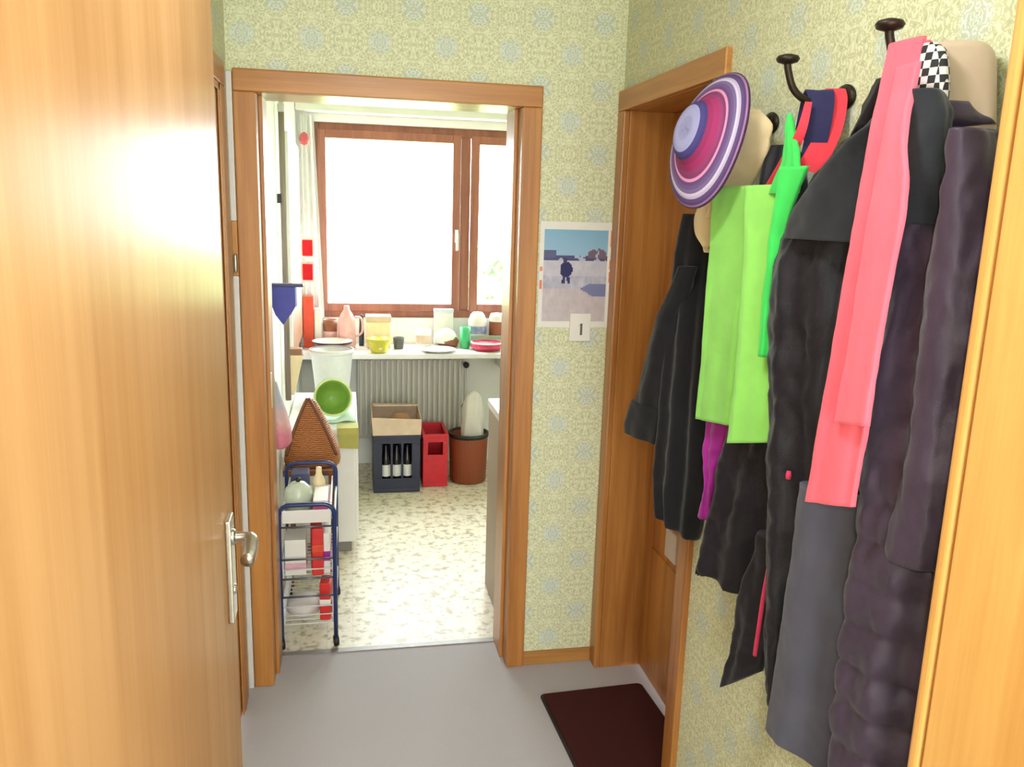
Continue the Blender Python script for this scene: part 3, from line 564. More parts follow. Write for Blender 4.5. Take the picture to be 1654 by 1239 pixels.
for j in range(len(prof)-1):
    for i in range(nseg): Fc.append((j*nseg+i, j*nseg+(i+1) % nseg, (j+1)*nseg+(i+1) % nseg, (j+1)*nseg+i))
me = bpy.data.meshes.new('striped_cloth'); me.from_pydata(V, [], Fc); ca_ = me.color_attributes.new('print', 'FLOAT_COLOR', 'CORNER')
for p in me.polygons:
    p.use_smooth = True; c = lin(*prof[min(p.index//nseg, len(prof)-1)][2])
    for li in p.loop_indices: ca_.data[li].color = c
me.materials.append(HM); o = link(bpy.data.objects.new('striped_cloth', me), r); md = o.modifiers.new('thickness', 'SOLIDIFY'); md.thickness = .004; md.offset = 0
tubes('brim_edge', [[hc+Rm @ Vector((.1225*.90*math.cos(2*math.pi*i/48)*(1+.035*math.sin(3*2*math.pi*i/48+.6)), .1225*1.16*math.sin(2*math.pi*i/48)*(1+.035*math.sin(3*2*math.pi*i/48+.6)), -.026+.010*math.sin(4*math.pi*i/48+1))) for i in range(49)]], .003, fabric('hat_piping', (58, 40, 66)), r, 8)

r = thing('cream_hat', 'plain cream felt hat hanging behind the striped sun hat', 'hat', (.83, 1.70, 1.58))
cz = T['cream'][-1]; cm = (cz[1]+cz[2])/2
loft('brim', T['cream']+[(cz[0]-.012, cz[1]-.012, cz[2]+.012, cz[3]+.004, cz[4]-.004)], .022, CREAM, r, m=40, n=48, fold=.003, freq=2, seed=4, wrinkle=.002, taper=(.7, 1))
loft('crown', [(z, (a+b)/2+.25*(a-b), (a+b)/2-.25*(a-b), xf+.012, xb+.012) for z, a, b, xf, xb in T['cream'][2:8]], .05, CREAM, r, m=24, n=40, fold=0, wrinkle=.001, taper=(.6, 1))

r = thing('beige_cap', 'beige cotton cap with a black and white chequered edge behind the coral scarf', 'cap', (.86, 1.08, 1.79))
loft('crown', [(1.905, 1.112, 1.085, .825, .868), (1.90, 1.118, 1.072, .812, .876), (1.885, 1.118, 1.064, .806, .884), (1.86, 1.112, 1.060, .804, .887), (1.82, 1.108, 1.052, .804, .887), (1.78, 1.10, 1.045, .804, .887)], .06, BEIGE, r, m=40, n=48, fold=.0, wrinkle=.001, taper=(.8, 1.), expo=3.2)
CHK, q = newmat('black_white_check', .8); ck = q.add('ShaderNodeTexChecker'); ck.inputs['Scale'].default_value = 95; q.put(ck.inputs['Vector'], q.coord()); ck.inputs[1].default_value = lin(30, 28, 30); ck.inputs[2].default_value = lin(206, 200, 200)
q.l.new(ck.outputs[0], q.b.inputs['Base Color'])
o = loft('chequered_edge', [(1.898, 1.088, 1.072, .79, .80), (1.885, 1.09, 1.056, .788, .80), (1.86, 1.09, 1.046, .785, .80), (1.83, 1.085, 1.04, .785, .80), (1.80, 1.08, 1.04, .785, .80)], .02, CHK, r, m=24, n=32, fold=0, wrinkle=0, taper=(1, 1)); o['label'] = 'black and white chequered edge'

# ------------------------------------------------------------------ kitchen
PORC = plain('white_porcelain', (238, 238, 234), .2, var=.02); WHT = plain('white_lacquer', (232, 230, 226), .35, var=.02, scale=4); WPL = plain('white_plastic', (228, 230, 230), .4, var=.03)
BGE = plain('beige_laminate', (168, 150, 130), .5, var=.04, scale=6); RADM = plain('radiator_enamel', (196, 192, 180), .4, var=.02)
NAVYP = plain('navy_crate_plastic', (34, 38, 62), .45, var=.1); REDP = plain('red_crate_plastic', (200, 28, 44), .4, var=.08); GLASSB = plain('dark_bottle', (22, 18, 18), .15)
GRB = plain('green_plastic', (138, 180, 78), .35, var=.08); YEL = plain('yellow_green_glaze', (206, 200, 72), .25, var=.15, scale=25); MARO = plain('maroon_glaze', (84, 28, 46), .3); PINKP = plain('pink_plastic', (232, 186, 180), .4)
BRN = plain('brown_glaze', (140, 84, 56), .4, var=.15); DGREEN = plain('green_cup', (70, 190, 120), .35); REDC = plain('red_card', (214, 44, 40), .5, var=.1); ORNG = plain('orange_red_card', (216, 70, 36), .5, var=.1); BLUEC = plain('royal_blue_plastic', (40, 44, 150), .4, var=.1)
MINT = fabric('mint_cloth', (214, 240, 226), .9, .05); OLIVE = fabric('olive_cloth', (176, 172, 96), .9, .1); CREAMP = plain('cream_paper', (240, 222, 180), .7, var=.06); CARD = plain('cardboard', (214, 190, 164), .8, var=.1, scale=14); CARDD = plain('cardboard_brown', (150, 110, 84), .8, var=.12)
WICK, q = newmat('woven_wicker', .6); wv = q.add('ShaderNodeTexWave'); wv.inputs['Scale'].default_value = 38; wv.bands_direction = 'Z'; wv.inputs['Distortion'].default_value = 2.5; wv.inputs['Detail Scale'].default_value = 3
q.put(wv.inputs['Vector'], q.coord()); q.put(q.b.inputs['Base Color'], q.ramp(wv.outputs['Fac'], [(.2, lin(120, 66, 30)), (.8, lin(196, 124, 66))])); q.bump(wv.outputs['Fac'], .5, .006)
BINM, q = newmat('red_brown_ribbed', .45); wv = q.add('ShaderNodeTexWave'); wv.inputs['Scale'].default_value = 30; wv.bands_direction = 'X'; q.put(wv.inputs['Vector'], q.coord())
q.put(q.b.inputs['Base Color'], q.ramp(wv.outputs['Fac'], [(.2, lin(120, 54, 30)), (.8, lin(158, 78, 44))])); q.bump(wv.outputs['Fac'], .3, .004)

# deep window board with its radiator
SZ = .80
r = thing('window_board', 'deep white board under the kitchen window, crowded with dishes', 'shelf', (.55, 5.1, .76))
box('top', (KL+.003, KR-.003, 4.90, 5.298, SZ-.032, SZ), WHT, r, .006)
for x in (-.2, .95): box('bracket', (x, x+.03, 5.0, 5.298, SZ-.14, SZ-.032), WHT, r, .004)
r = thing('radiator', 'grey ribbed panel radiator on the wall below the window board', 'radiator', (.38, 5.2, .2))
box('panel', (.045, .715, 5.19, 5.225, .20, .735), RADM, r, .01)
V = []; Fc = []
for i in range(20):
    b = boxv(.058+i*.0332, .058+i*.0332+.019, 5.172, 5.192, .225, .715); k = len(V); V += b; Fc += [tuple(k+j for j in f) for f in BF]
o = mesh('ribs', V, Fc, RADM, r); md = o.modifiers.new('round', 'BEVEL'); md.width = .006; md.segments = 2
box('top_grille', (.04, .72, 5.165, 5.29, .735, .745), RADM, r, .003)
tubes('pipe', [[(.735, 5.20, .0), (.735, 5.20, .68), (.725, 5.20, .69), (.705, 5.20, .69)], [(.735, 5.20, .40), (.705, 5.20, .40)]], .009, RADM, r)
for z in (.69, .42): lathe('valve', [(.0, 0), (.018, 0), (.02, .03), (.016, .045), (0, .047)], (.735, 5.19, z-.01), BLACKP, r, 16, (0, -1, 0))
for x in (.1, .66): box('wall_bracket', (x, x+.025, 5.22, 5.297, .45, .5), RADM, r)

# crates, bin
def crate(name, label, x0, x1, y0, y1, h, mat, slots):
    r = thing(name, label, 'crate', ((x0+x1)/2, (y0+y1)/2, 0)); w = .012
    box('base', (x0, x1, y0, y1, 0, .02), mat, r, .003)
    for nm, b in (('side_panel', (x0, x0+w, y0+w, y1-w, .02, h)), ('side_panel', (x1-w, x1, y0+w, y1-w, .02, h)), ('back_panel', (x0, x1, y1-w, y1, .02, h))): box(nm, b, mat, r, .003)
    bs = [(x0, x1, y0, y0+w, .02, slots[0]), (x0, x1, y0, y0+w, slots[1], h)]
    n = slots[2]; e = (x1-x0)
    xs = [x0+e*(.16+.68*k/n) for k in range(n+1)]
    bs += [(x0, xs[0]+.006, y0, y0+w, slots[0], slots[1]), (xs[-1]-.006, x1, y0, y0+w, slots[0], slots[1])]+[(xs[k]-.007, xs[k]+.007, y0, y0+w, slots[0], slots[1]) for k in range(1, n)]
    boxes('front_panel', bs, mat, r, .002)
    boxes('rim', [(x0-.004, x1+.004, y0-.004, y0+.014, h-.016, h+.004), (x0-.004, x1+.004, y1-.014, y1+.004, h-.016, h+.004), (x0-.004, x0+.014, y0+.0141, y1-.0141, h-.016, h+.004), (x1-.014, x1+.004, y0+.0141, y1-.0141, h-.016, h+.004)], mat, r, .002)
    return r
crate('drinks_crate', 'navy blue plastic drinks crate on the floor under the radiator', .132, .404, 4.70, 5.05, .345, NAVYP, (.085, .30, 3))
LBL = plain('white_bottle_label', (222, 222, 218), .5)
for k, x in enumerate((.205, .268, .331)):
    b = thing('bottle', ('dark bottle with a white label at the left slot of the navy crate', 'dark bottle with a white label at the middle slot of the navy crate', 'dark bottle with a white label at the right slot of the navy crate')[k], 'bottle', (x, 4.745, .02), 'bottles in the navy crate')
    lathe('glass', [(.028, 0), (.03, .006), (.03, .16), (.024, .19), (.013, .23), (.012, .285), (0, .286)], (x, 4.745, .0205), GLASSB, b, 20)
    lathe('label', [(.0305, .075), (.0305, .145)], (x, 4.745, .0205), LBL, b, 20)
crate('small_crate', 'bright red plastic crate beside the navy crate', .428, .578, 4.78, 5.08, .325, REDP, (.20, .28, 1))
r = thing('cardboard_tray', 'cream cardboard box lying on top of the navy crate', 'box', (.27, 4.85, .35))
V = [(.128, 4.70, .351), (.408, 4.70, .351), (.408, 5.0, .351), (.128, 5.0, .351), (.122, 4.69, .46), (.412, 4.695, .445), (.41, 5.0, .47), (.126, 5.0, .478)]
mesh('tray', V, [(0, 1, 2, 3), (0, 1, 5, 4), (1, 2, 6, 5), (2, 3, 7, 6), (3, 0, 4, 7)], CARD, r).modifiers.new('thickness', 'SOLIDIFY').thickness = .006
mesh('flap', [(.126, 5.0, .478), (.41, 5.0, .47), (.40, 4.86, .495), (.14, 4.84, .50)], [(0, 1, 2, 3)], CARD, r).modifiers.new('thickness', 'SOLIDIFY').thickness = .005
lathe('contents', [(0, 0), (.05, .01), (.06, .05), (.03, .10), (0, .105)], (.30, 4.80, .358), CARDD, r, 16, None, 1.4, .9)
r = thing('waste_bin', 'round red-brown ribbed bin with a dark rim under the window board', 'bin', (.72, 4.90, 0))
lathe('body', [(.0, 0), (.108, 0), (.112, .01), (.12, .27), (.121, .295), (.115, .295), (.106, .02), (0, .02)], (.72, 4.90, .0), BINM, r, 40)
lathe('rim', [(.118, .285), (.126, .287), (.127, .31), (.118, .312), (.113, .30)], (.72, 4.90, 0), plain('dark_green_rim', (22, 36, 28), .4), r, 40)
r = thing('rubbish_bag', 'crumpled white plastic bag standing in the red-brown bin', 'bag', (.745, 4.89, .03))
BAGM = fabric('white_bag_film', (216, 212, 206), .45, .06, 90, 0)
V = []; Fc = []
for j, (rr_, z) in enumerate(((.05, .03), (.085, .10), (.09, .25), (.085, .33), (.08, .40), (.07, .47), (.055, .53), (.03, .56), (.008, .57))):
    for i in range(28):
        a = 2*math.pi*i/28; k = rr_*(1+.30*mn.noise(Vector((math.cos(a)*2, math.sin(a)*2, z*14)))+.22*mn.noise(Vector((math.cos(a)*5, math.sin(a)*5, z*30)))); V.append((.735+.03*(z-.1)+k*math.cos(a)*.85, 4.89+k*math.sin(a)*.7, z))
for j in range(8):
    for i in range(28): Fc.append((j*28+i, j*28+(i+1) % 28, (j+1)*28+(i+1) % 28, (j+1)*28+i))
mesh('film', V, Fc+[tuple(range(28))[::-1], tuple(8*28+i for i in range(28))], BAGM, r, True)

# right counter unit
r = thing('counter_unit', 'beige low kitchen unit with a white top just inside the doorway on the right', 'cabinet', (.9, 3.2, 0))
box('body', (.602, 1.15, 2.96, 3.42, .07, .82), BGE, r, .004); box('plinth', (.63, 1.15, 2.97, 3.41, 0, .07), BLACKP, r)
box('worktop', (.588, 1.15, 2.945, 3.45, .82, .855), WHT, r, .006)
box('side_panel', (.590, .602, 2.96, 3.42, .0, .82), BGE, r, .002)

# left cabinet
r = thing('low_cabinet', 'low white cabinet behind the trolley against the left kitchen wall', 'cabinet', (-.13, 4.25, 0))
box('body', (KL+.003, .022, 3.86, 4.64, .05, .60), WHT, r, .006); box('plinth', (KL+.003, -.0, 3.87, 4.63, 0, .05), plain('grey_plinth', (130, 126, 120), .5), r)
box('top', (KL+.003, .034, 3.84, 4.66, .60, .625), WHT, r, .006)
for k in range(2): box('door', (.022, .036, 3.875+k*.38, 4.245+k*.38, .07, .585), WHT, r, .003)
r = thing('olive_towel', 'olive green cloth draped over the front edge of the low white cabinet', 'towel', (-.02, 3.83, .53))
mesh('cloth', [(-.06, 3.95, .630), (.036, 3.95, .630), (.037, 3.836, .631), (-.062, 3.836, .631), (.038, 3.830, .60), (-.06, 3.830, .60), (.036, 3.829, .53), (-.05, 3.829, .535)], [(0, 1, 2, 3), (3, 2, 4, 5), (5, 4, 6, 7)], OLIVE, r).modifiers.new('thickness', 'SOLIDIFY').thickness = .006
r = thing('mint_cloth', 'crumpled pale mint cloth on the low white cabinet beside the green bowl', 'cloth', (-.02, 4.05, .625))
V = []; Fc = []
for j in range(13):
    for i in range(13):
        x, y = -.16+.19*i/12, 3.95+.28*j/12; h = max(0, 1-((i-6)/6.2)**4)*max(0, 1-((j-6)/6.2)**4); h *= .12+.88*min(1, max(0, (x+.06)/.05)); V.append((x, y, .634+.085*h*(.7+.6*mn.noise(Vector((x*16, y*16, 2))))))
Fc = [(j*13+i, j*13+i+1, (j+1)*13+i+1, (j+1)*13+i) for j in range(12) for i in range(12)]
mesh('cloth', V, Fc, MINT, r, True).modifiers.new('thickness', 'SOLIDIFY').thickness = .008
r = thing('green_bowl', 'green plastic bowl tipped on its side on the low white cabinet', 'bowl', (-.10, 4.0, .64))
lathe('bowl', [(0, -.04), (.03, -.04), (.06, -.012), (.08, .04), (.085, .075), (.091, .078), (.089, .082), (.081, .08), (.074, .04), (.055, -.005), (.03, -.026), (.0, -.030)], (-.092, 4.02, .73), GRB, r, 36, (.15, -.93, .32))
lathe('rim', [(.083, .074), (.092, .076), (.092, .084), (.083, .084)], (-.092, 4.02, .73), plain('pale_green_rim', (214, 232, 160), .35), r, 36, (.15, -.93, .32))
r = thing('white_bucket', 'tall white plastic bucket on the far end of the low cabinet', 'bucket', (-.095, 4.54, .625))
lathe('body', [(0, 0), (.084, 0), (.088, .01), (.112, .25), (.116, .262), (.110, .262), (.084, .02), (0, .016)], (-.095, 4.53, .626), WPL, r, 40)
lathe('rim', [(.112, .245), (.121, .247), (.121, .268), (.112, .270)], (-.095, 4.53, .626), WPL, r, 40)

# wicker bag on the trolley
r = thing('wicker_basket', 'brown pointed wicker basket bag standing behind the blue trolley', 'basket', (-.17, 3.62, .0))
V = []; Fc = []; lv_ = [(.545, .118, .10), (.56, .122, .10), (.60, .118, .095), (.66, .095, .08), (.72, .070, .06), (.78, .045, .04), (.815, .028, .025), (.83, .012, .012)]
for z, a, b in lv_:
    for i in range(32):
        t = 2*math.pi*i/32; V.append((-.165+a*math.copysign(abs(math.cos(t))**.7, math.cos(t))+(.0 if z < .7 else -.05*(z-.7)), 3.60+b*math.copysign(abs(math.sin(t))**.7, math.sin(t)), z))
for j in range(len(lv_)-1):
    for i in range(32): Fc.append((j*32+i, j*32+(i+1) % 32, (j+1)*32+(i+1) % 32, (j+1)*32+i))
mesh('woven_body', V, Fc+[tuple(range(32))[::-1], tuple((len(lv_)-1)*32+i for i in range(32))], WICK, r, True)
tubes('strap', [catmull([(-.06, 3.51, .60), (-.10, 3.52, .70), (-.15, 3.54, .80), (-.175, 3.56, .84)], 6), catmull([(-.27, 3.51, .60), (-.24, 3.52, .70), (-.20, 3.54, .80), (-.18, 3.56, .84)], 6)], .007, plain('leather_strap', (110, 62, 34), .5), r, 8)
r2 = thing('wooden_stool', 'small brown stool carrying the wicker basket behind the trolley', 'stool', (-.165, 3.6, 0))
SW = wood('stool_wood', (110, 62, 30), (156, 98, 52)); box('seat', (-.285, -.06, 3.48, 3.72, .515, .544), SW, r2, .005)
for x in (-.275, -.095):
    for y in (3.49, 3.685): box('leg', (x, x+.025, y, y+.025, 0, .515), SW, r2, .003)

# blue tube trolley
BLU = plain('blue_enamel_tube', (34, 54, 110), .3, var=.06); WIRE = plain('white_wire', (222, 222, 224), .35)
TX0, TX1, TY0, TY1 = -.262, -.062, 2.965, 3.385
r = thing('serving_trolley', 'white trolley with blue tube frame and wire shelves inside the kitchen doorway', 'trolley', ((TX0+TX1)/2, (TY0+TY1)/2, 0))
for y, zt in ((TY0, .575), (TY1, .605)):
    p = [(TX0, y, .03), (TX0, y, zt-.04)]+[(TX0+.04-.04*math.cos(a), y, zt-.04+.04*math.sin(a)) for a in [math.pi/2*k/5 for k in range(1, 6)]]
    p += [(TX1-.04+.04*math.sin(a), y, zt-.04+.04*math.cos(a)) for a in [math.pi/2*k/5 for k in range(0, 6)]]+[(TX1, y, .03)]
    v, f = tube_geo(p, .0085, 10); mesh('frame_hoop', v, f, BLU, r, True)
tubes('side_rail', [[(x, TY0, z), (x, TY1, z)] for x in (TX0, TX1) for z in (.5, .32, .14)], .005, WIRE, r, 8)
tr_ = boxes('top_tray', [(TX0+.012, TX1-.012, TY0-.004, TY1-.01, .505, .512), (TX0+.012, TX1-.012, TY0-.006, TY0+.0, .512, .555), (TX0+.012, TX0+.017, TY0, TY1-.01, .512, .55), (TX1-.017, TX1-.012, TY0, TY1-.01, .512, .55)], WHT, r, .002)
for zb, zt in ((.285, .36), (.10, .21)):
    P = []
    for z in ([zb, zt]+([zb+.035] if zt-zb < .09 else [zb+.035, zb+.07])):
        P += [[(TX0+.01, TY0, z), (TX1-.01, TY0, z)], [(TX0+.01, TY1, z), (TX1-.01, TY1, z)], [(TX0+.01, TY0, z), (TX0+.01, TY1, z)], [(TX1-.01, TY0, z), (TX1-.01, TY1, z)]]
    for i in range(13): y = TY0+(TY1-TY0)*i/12; P.append([(TX0+.01, y, zt), (TX0+.01, y, zb), (TX1-.01, y, zb), (TX1-.01, y, zt)])
    tubes('wire_basket', P, .0025, WIRE, r, 6)
for z in (.49, .362, .285, .212): tubes('grey_wire_edge', [[(TX0+.008, TY0-.003, z), (TX1-.008, TY0-.003, z)]], .004, plain('grey_wire', (110, 112, 120), .35, .5), r, 8)
for x in (TX0, TX1):
    for y in (TY0, TY1):
        c = lathe('caster', [(0, -.009), (.02, -.009), (.022, -.004), (.022, .004), (.02, .009), (0, .009)], (x, y+(.012 if y > 3 else .0), .022), BLACKP, r, 18, (1, .2, 0))
# goods on the trolley
def packet(name, label, cat, b, mat, stripe=None, smat=None, rot=0.):
    t = thing(name, label, cat, ((b[0]+b[1])/2, (b[2]+b[3])/2, b[4])); pv = (((b[0]+b[1])/2, (b[2]+b[3])/2, 0), rot)
    box('carton', b, mat, t, .004, pv)
    if stripe: box('printed_band', (b[0]-.0008, b[1]+.0008, b[2]-.0008, b[3]+.0008, b[4]+stripe[0], b[4]+stripe[1]), smat, t, .003, pv)
    return t
packet('food_packet', 'tall red packet in the middle wire shelf of the trolley', 'packet', (-.150, -.108, 2.975, 3.06, .2885, .475), REDC, (.09, .12), ORNG, .1)
packet('food_packet', 'red and white packet in the lowest wire shelf of the trolley', 'packet', (-.118, -.078, 2.975, 3.05, .1035, .255), REDC, (.06, .085), PAPER, -.1)
packet('food_packet', 'white packet with a pale pink band in the middle wire shelf', 'packet', (-.246, -.168, 2.985, 3.10, .2885, .43), PAPER, (.02, .05), plain('pale_pink_print', (228, 176, 190), .5))
packet('food_packet', 'white carton beside the red packet in the middle wire shelf', 'packet', (-.104, -.080, 2.99, 3.2, .2885, .45), PAPER, (.05, .09), MAG)
r = thing('white_pouch', 'crumpled white pouch lying in the lowest wire shelf', 'pouch', (-.18, 3.06, .104))
lathe('pouch', [(0, 0), (.05, .002), (.066, .02), (.058, .05), (.03, .066), (0, .07)], (-.185, 3.06, .1035), BAGM, r, 24, None, 1., 1.2)
r = thing('glass_dome', 'pale green covered dish on the top tray of the trolley', 'dish', (-.2, 3.1, .512))
lathe('dome', [(0, 0), (.052, 0), (.054, .05), (.046, .085), (.025, .105), (0, .11)], (-.198, 3.10, .5125), plain('pale_green_glass', (206, 216, 196), .2), r, 32)
lathe('knob', [(.0, 0), (.008, 0), (.012, .012), (0, .018)], (-.198, 3.10, .6205), BLACKP, r, 16)
r = thing('cream_bottle', 'cream coloured bottle on the top tray of the trolley', 'bottle', (-.13, 3.2, .512))
lathe('bottle', [(0, 0), (.022, 0), (.024, .005), (.024, .07), (.012, .10), (.011, .125), (0, .126)], (-.125, 3.22, .5125), CREAMP, r, 20)
packet('white_box', 'white box with pink print at the front of the top tray', 'box', (-.140, -.086, 3.0, 3.17, .5125, .575), PAPER, (.02, .045), plain('pink_print', (226, 96, 150), .5))
packet('blue_box', 'dark blue box at the back of the top tray', 'box', (-.235, -.165, 3.26, 3.34, .5125, .60), plain('slate_blue', (70, 76, 112), .5))

# things on the left kitchen wall
r = thing('wooden_wall_board', 'tall brown wooden board with a white edge on the left kitchen wall', 'board', (KL, 4.5, .93))
box('board', (KL, KL+.028, 4.14, 5.0, .90, 1.98), wood('wall_board', (124, 74, 36), (168, 110, 60), .5), r, .003); box('edge_strip', (KL, KL+.030, 4.115, 4.139, .90, 1.99), WHT, r, .002)
r = thing('broom_handle', 'long grey-brown broom handle hanging on the left kitchen wall', 'broom', (KL, 3.8, .74))
v, f = tube_geo([(KL+.024, 3.80, .78), (KL+.024, 3.80, 2.04)], .013, 14); mesh('handle', v, f, wood('grey_stick', (128, 116, 104), (166, 152, 138), .6), r, True)
box('wall_clip', (KL, KL+.016, 3.785, 3.815, 1.66, 1.70), BLACKP, r, .002); lathe('hanging_cap', [(.015, 0), (.016, .03), (.01, .045), (0, .047)], (KL+.024, 3.80, 2.04), PLASTIC, r, 14)
r = thing('blue_dustpan', 'royal blue pointed dustpan hanging on the left kitchen wall', 'dustpan', (-.255, 3.35, 1.19))
P2 = [(-.299, 1.346), (-.205, 1.346), (-.207, 1.262), (-.222, 1.236), (-.256, 1.188), (-.285, 1.228), (-.297, 1.262)]
V = [(x, 3.35, z) for x, z in P2]+[(x*.97-.008, 3.385, z*1.0+.002) for x, z in P2]; n = len(P2)
mesh('pan', V, [tuple(range(n)), tuple(range(n, 2*n))[::-1]]+[(i, (i+1) % n, n+(i+1) % n, n+i) for i in range(n)], BLUEC, r)
box('rim', (-.299, -.176, 3.345, 3.392, 1.338, 1.350), plain('navy_rim', (44, 40, 96), .4), r, .003)
box('side_edge', (-.2075, -.2005, 3.344, 3.39, 1.262, 1.338), plain('pale_blue_edge', (170, 176, 214), .4), r, .002)
r = thing('hanging_bag', 'grey and pink cloth bag hanging low beside the doorway', 'bag', (-.27, 3.2, .73))
loftrows = [(.985, -.275), (.93, -.262), (.86, -.240), (.80, -.226), (.75, -.224), (.735, -.235)]
V = []; Fc = []
for z, xr in loftrows:
    for i in range(20):
        a = 2*math.pi*i/20; V.append((max(KL+.002, (KL+xr)/2+(xr-KL)/2*math.cos(a)), 3.22+.07*math.sin(a)*min(1, .25+(.985-z)*5), z))
for j in range(len(loftrows)-1):
    for i in range(20): Fc.append((j*20+i, j*20+(i+1) % 20, (j+1)*20+(i+1) % 20, (j+1)*20+i))
BGM, q = newmat('grey_pink_cloth', .8); X_ = q.xyz(); q.put(q.b.inputs['Base Color'], q.ramp(q.math('ADD', q.math('MULTIPLY', X_[2], 1.), q.math('MULTIPLY', q.noise(q.coord(), 30, 3), .12)), [(.82, lin(206, 118, 138)), (.90, lin(216, 170, 170)), (.98, lin(170, 172, 186))]))
mesh('cloth', V, Fc+[tuple(range(20))[::-1], tuple((len(loftrows)-1)*20+i for i in range(20))], BGM, r, True)
tubes('loop', [catmull([(-.285, 3.22, .975), (-.29, 3.22, 1.02), (-.292, 3.22, 1.06), (-.297, 3.22, 1.065)], 5)], .004, plain('grey_cord', (150, 150, 156), .7), r, 8)
r = thing('paper_cone', 'cream folded paper bag hanging on the wall below the dustpan', 'paper bag', (-.26, 4.0, .76))
mesh('paper', [(-.297, 3.98, .955), (-.215, 3.98, .955), (-.262, 3.99, .76), (-.285, 3.99, .76), (-.297, 4.05, .955), (-.225, 4.05, .955), (-.266, 4.03, .76), (-.29, 4.03, .76)], [(0, 1, 2, 3), (4, 7, 6, 5), (1, 5, 6, 2), (0, 3, 7, 4), (3, 2, 6, 7)], CREAMP, r)
box('dark_fold', (-.292, -.222, 3.985, 4.045, .95, .985), CARDD, r, .004)
for k, (z, lab) in enumerate(((1.41, 'red and white pot holder hanging highest beside the window'), (1.27, 'red and white pot holder hanging lower beside the window'))):
    r = thing('pot_holder', lab, 'pot holder', (-.25, 5.1, z-.06), 'pot holders beside the window')
    box('cloth', (-.268, -.208, 5.08-k*.03, 5.098-k*.03, z-.05, z+.045), fabric('red_cotton', (222, 40, 50), .8, .1), r, .006); box('white_border', (-.276, -.200, 5.0985-k*.03, 5.107-k*.03, z-.062, z+.06), fabric('white_cotton', (236, 222, 218), .8, .04), r, .004)
    tubes('loop', [catmull([(-.24, 5.10-k*.03, z+.05), (-.26, 5.10-k*.03, z+.075), (-.298, 5.10-k*.03, z+.07)], 5)], .003, WPL, r, 6)
r = thing('red_carton', 'tall orange-red carton standing on the window board by the left wall', 'carton', (-.24, 5.05, SZ)); box('carton', (-.275, -.212, 5.13, 5.21, SZ, 1.115), ORNG, r, .004); box('white_band', (-.2115, -.165, 5.14, 5.21, SZ, 1.04), PAPER, r, .01)
r = thing('net_curtain', 'white net curtain gathered at the left side of the window', 'curtain', (-.19, 5.23, .82))
V = []; Fc = []
for j in range(21):
    for i in range(25): t = i/24; z = .84+1.34*j/20; w = .09+.05*(1-j/20); V.append((-.285+w*t, 5.235+.018*math.sin(t*22), z))
Fc = [(j*25+i, j*25+i+1, (j+1)*25+i+1, (j+1)*25+i) for j in range(20) for i in range(24)]
mesh('net', V, Fc, fabric('white_net', (240, 240, 238), .9, .03), r, True)
r = thing('red_bow', 'small red ornament hanging at the upper left of the window', 'ornament', (-.25, 5.1, 1.98))
lathe('ball', [(0, -.035), (.02, -.028), (.03, 0), (.02, .028), (.006, .038), (0, .04)], (-.245, 5.10, 2.03), fabric('dusty_red', (190, 90, 100), .8), r, 20); tubes('thread', [[(-.245, 5.10, 2.07), (-.245, 5.12, 2.20)]], .003, WPL, r, 6)

# dishes on the window board
def item(name, label, cat, x, y, prof, mat, n=28, z=SZ, part='body', axis=None, sx=1., sy=1.):
    t = thing(name, label, cat, (x, y, z)); lathe(part, prof, (x, y, z+.0005), mat, t, n, axis, sx, sy); return t
def cup(h, r): return [(0, 0), (r*.8, 0), (r*.85, .004), (r, h), (r*.9, h), (r*.76, .008), (0, .006)]
t = item('maroon_dish', 'wide maroon dish with a white inside at the left end of the window board', 'dish', -.10, 4.985, [(0, 0), (.06, 0), (.115, .028), (.12, .04), (.11, .04), (.06, .012), (0, .010)], MARO, 36, SZ+.026, 'dish')
lathe('white_lining', [(0, .0115), (.058, .0135), (.109, .0415), (.118, .042)], (-.10, 4.985, SZ+.026), PORC, t, 36); box('stack_board', (-.19, -.01, 4.93, 5.06, SZ, SZ+.026), plain('pale_board', (226, 206, 190), .6), t, .004)
t = item('pink_jug', 'pale pink plastic jug standing behind the maroon dish', 'jug', -.015, 5.14, [(0, 0), (.05, 0), (.055, .02), (.052, .17), (.035, .21), (.018, .235), (.015, .26), (0, .262)], PINKP)
tubes('handle', [catmull([(.035, 5.13, .99), (.075, 5.13, .98), (.078, 5.13, .90), (.04, 5.13, .87)], 6)], .007, PINKP, t, 8)
t = item('brown_mug', 'brown and pink mug at the left of the window board', 'mug', -.115, 5.17, cup(.17, .045), BRN); lathe('pale_band', [(.0425, .05), (.0435, .10)], (-.115, 5.17, SZ), PINKP, t, 28)
r = thing('storage_box', 'cream lidded box behind the yellow bowl on the window board', 'box', (.175, 5.15, SZ)); box('body', (.105, .25, 5.10, 5.22, SZ, .965), CREAMP, r, .006); box('lid', (.10, .255, 5.095, 5.225, .965, 1.0), CARD, r, .005)
t = item('yellow_bowl', 'yellow-green bowl at the front edge of the window board', 'bowl', .175, 4.965, [(0, 0), (.045, 0), (.05, .006), (.074, .075), (.077, .085), (.071, .085), (.045, .012), (0, .010)], YEL, 36); lathe('pale_spot', [(0, 0), (.012, .0), (.010, .003), (0, .004)], (.182, 4.907, SZ+.032), CREAMP, t, 14, (0, -1, .25))
t = item('white_plate', 'flat white plate with a shaded rim at the middle of the window board', 'plate', .53, 4.985, [(0, 0), (.06, 0), (.105, .012), (.112, .018), (.106, .019), (.06, .008), (0, .006)], PORC, 40, part='plate'); lathe('foot_ring', [(.058, -.0), (.062, .001), (.06, .004)], (.53, 4.985, SZ), PLASTIC, t, 36)
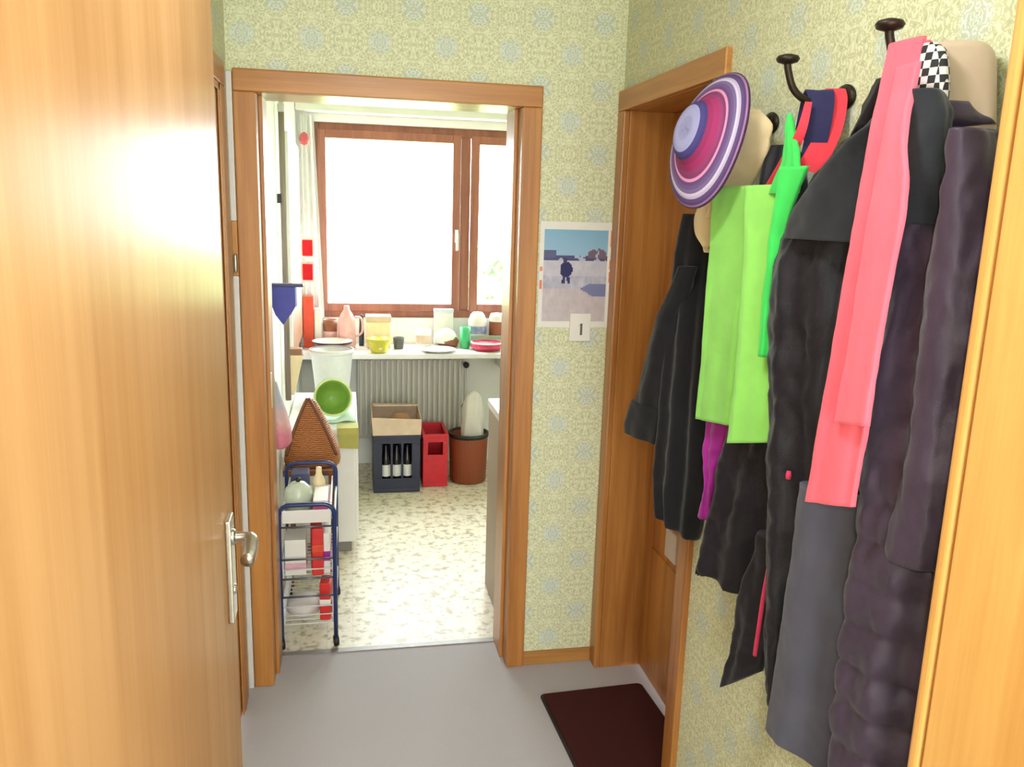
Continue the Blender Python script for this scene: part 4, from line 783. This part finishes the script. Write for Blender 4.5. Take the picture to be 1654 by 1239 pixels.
t = item('milk_cup', 'white and tan cup left of the white plate on the window board', 'cup', .455, 5.12, cup(.115, .05), PORC); lathe('tan_band', [(.0445, .03), (.0485, .085)], (.455, 5.12, SZ), CARD, t, 28)
t = item('bread_bag', 'rounded brown loaf in white paper behind the white plate', 'bread', .612, 5.148, [(0, 0), (.06, .005), (.072, .04), (.05, .075), (0, .085)], BRN, 28, part='loaf', sy=.8); lathe('paper', [(.074, .03), (.078, .055), (.055, .10), (.02, .118), (0, .12)], (.598, 5.155, SZ), PAPER, t, 24, None, 1., .8)
item('green_cup', 'bright green cup right of the loaf on the window board', 'cup', .715, 5.10, cup(.135, .034), DGREEN)
t = item('red_dish', 'red and white patterned dish at the right of the window board', 'dish', .845, 5.035, [(0, 0), (.075, 0), (.098, .02), (.102, .048), (.095, .048), (.07, .01), (0, .008)], plain('crimson_glaze', (206, 60, 92), .3, var=.3, scale=50), 36); lathe('cream_rim', [(.0955, .046), (.104, .046), (.104, .054), (.095, .054)], (.845, 5.035, SZ), PORC, t, 36)
t = item('blue_jar', 'white jar with blue pattern behind the green cup', 'jar', .81, 5.22, [(0, 0), (.05, 0), (.058, .03), (.06, .16), (.045, .20), (.03, .215), (0, .22)], PORC); lathe('blue_band', [(.0595, .08), (.0608, .13)], (.81, 5.22, SZ), plain('delft_blue', (146, 168, 206), .3, var=.3, scale=40), t, 28)
t = item('brown_jar', 'white jar with a brown stripe at the right end of the window board', 'jar', .935, 5.20, [(0, 0), (.045, 0), (.05, .02), (.05, .19), (.04, .21), (0, .215)], PORC); lathe('brown_band', [(.0505, .07), (.0505, .16)], (.935, 5.20, SZ), BRN, t, 28)
item('grey_jar', 'tall pale grey jar furthest right on the window board', 'jar', 1.06, 5.21, [(0, 0), (.04, 0), (.044, .02), (.044, .17), (.03, .20), (.03, .23), (0, .232)], PLASTIC)
r = thing('white_carton', 'white carton standing before the brown window frame', 'carton', (.60, 5.22, SZ)); box('body', (.535, .655, 5.225, 5.285, SZ, 1.01), PAPER, r, .004); box('lid', (.533, .657, 5.223, 5.287, 1.01, 1.03), plain('pale_blue_lid', (206, 214, 226), .5), r, .003)
r = thing('serving_board', 'grey-green tray lying on the window board behind the red dish', 'tray', (.87, 5.13, SZ)); box('tray', (.76, 1.02, 5.142, 5.154, SZ, SZ+.075), plain('grey_green_tray', (150, 170, 150), .4), r, .006)
item('small_pot', 'small dark grey pot beside the cream box on the window board', 'pot', .30, 5.10, cup(.07, .035), plain('dark_grey_pot', (90, 90, 88), .4))
item('black_shaker', 'small black shaker beside the pink jug', 'shaker', .075, 5.21, [(0, 0), (.016, 0), (.016, .07), (.012, .15), (.014, .19), (0, .2)], plain('dark_teal', (50, 66, 70), .4))
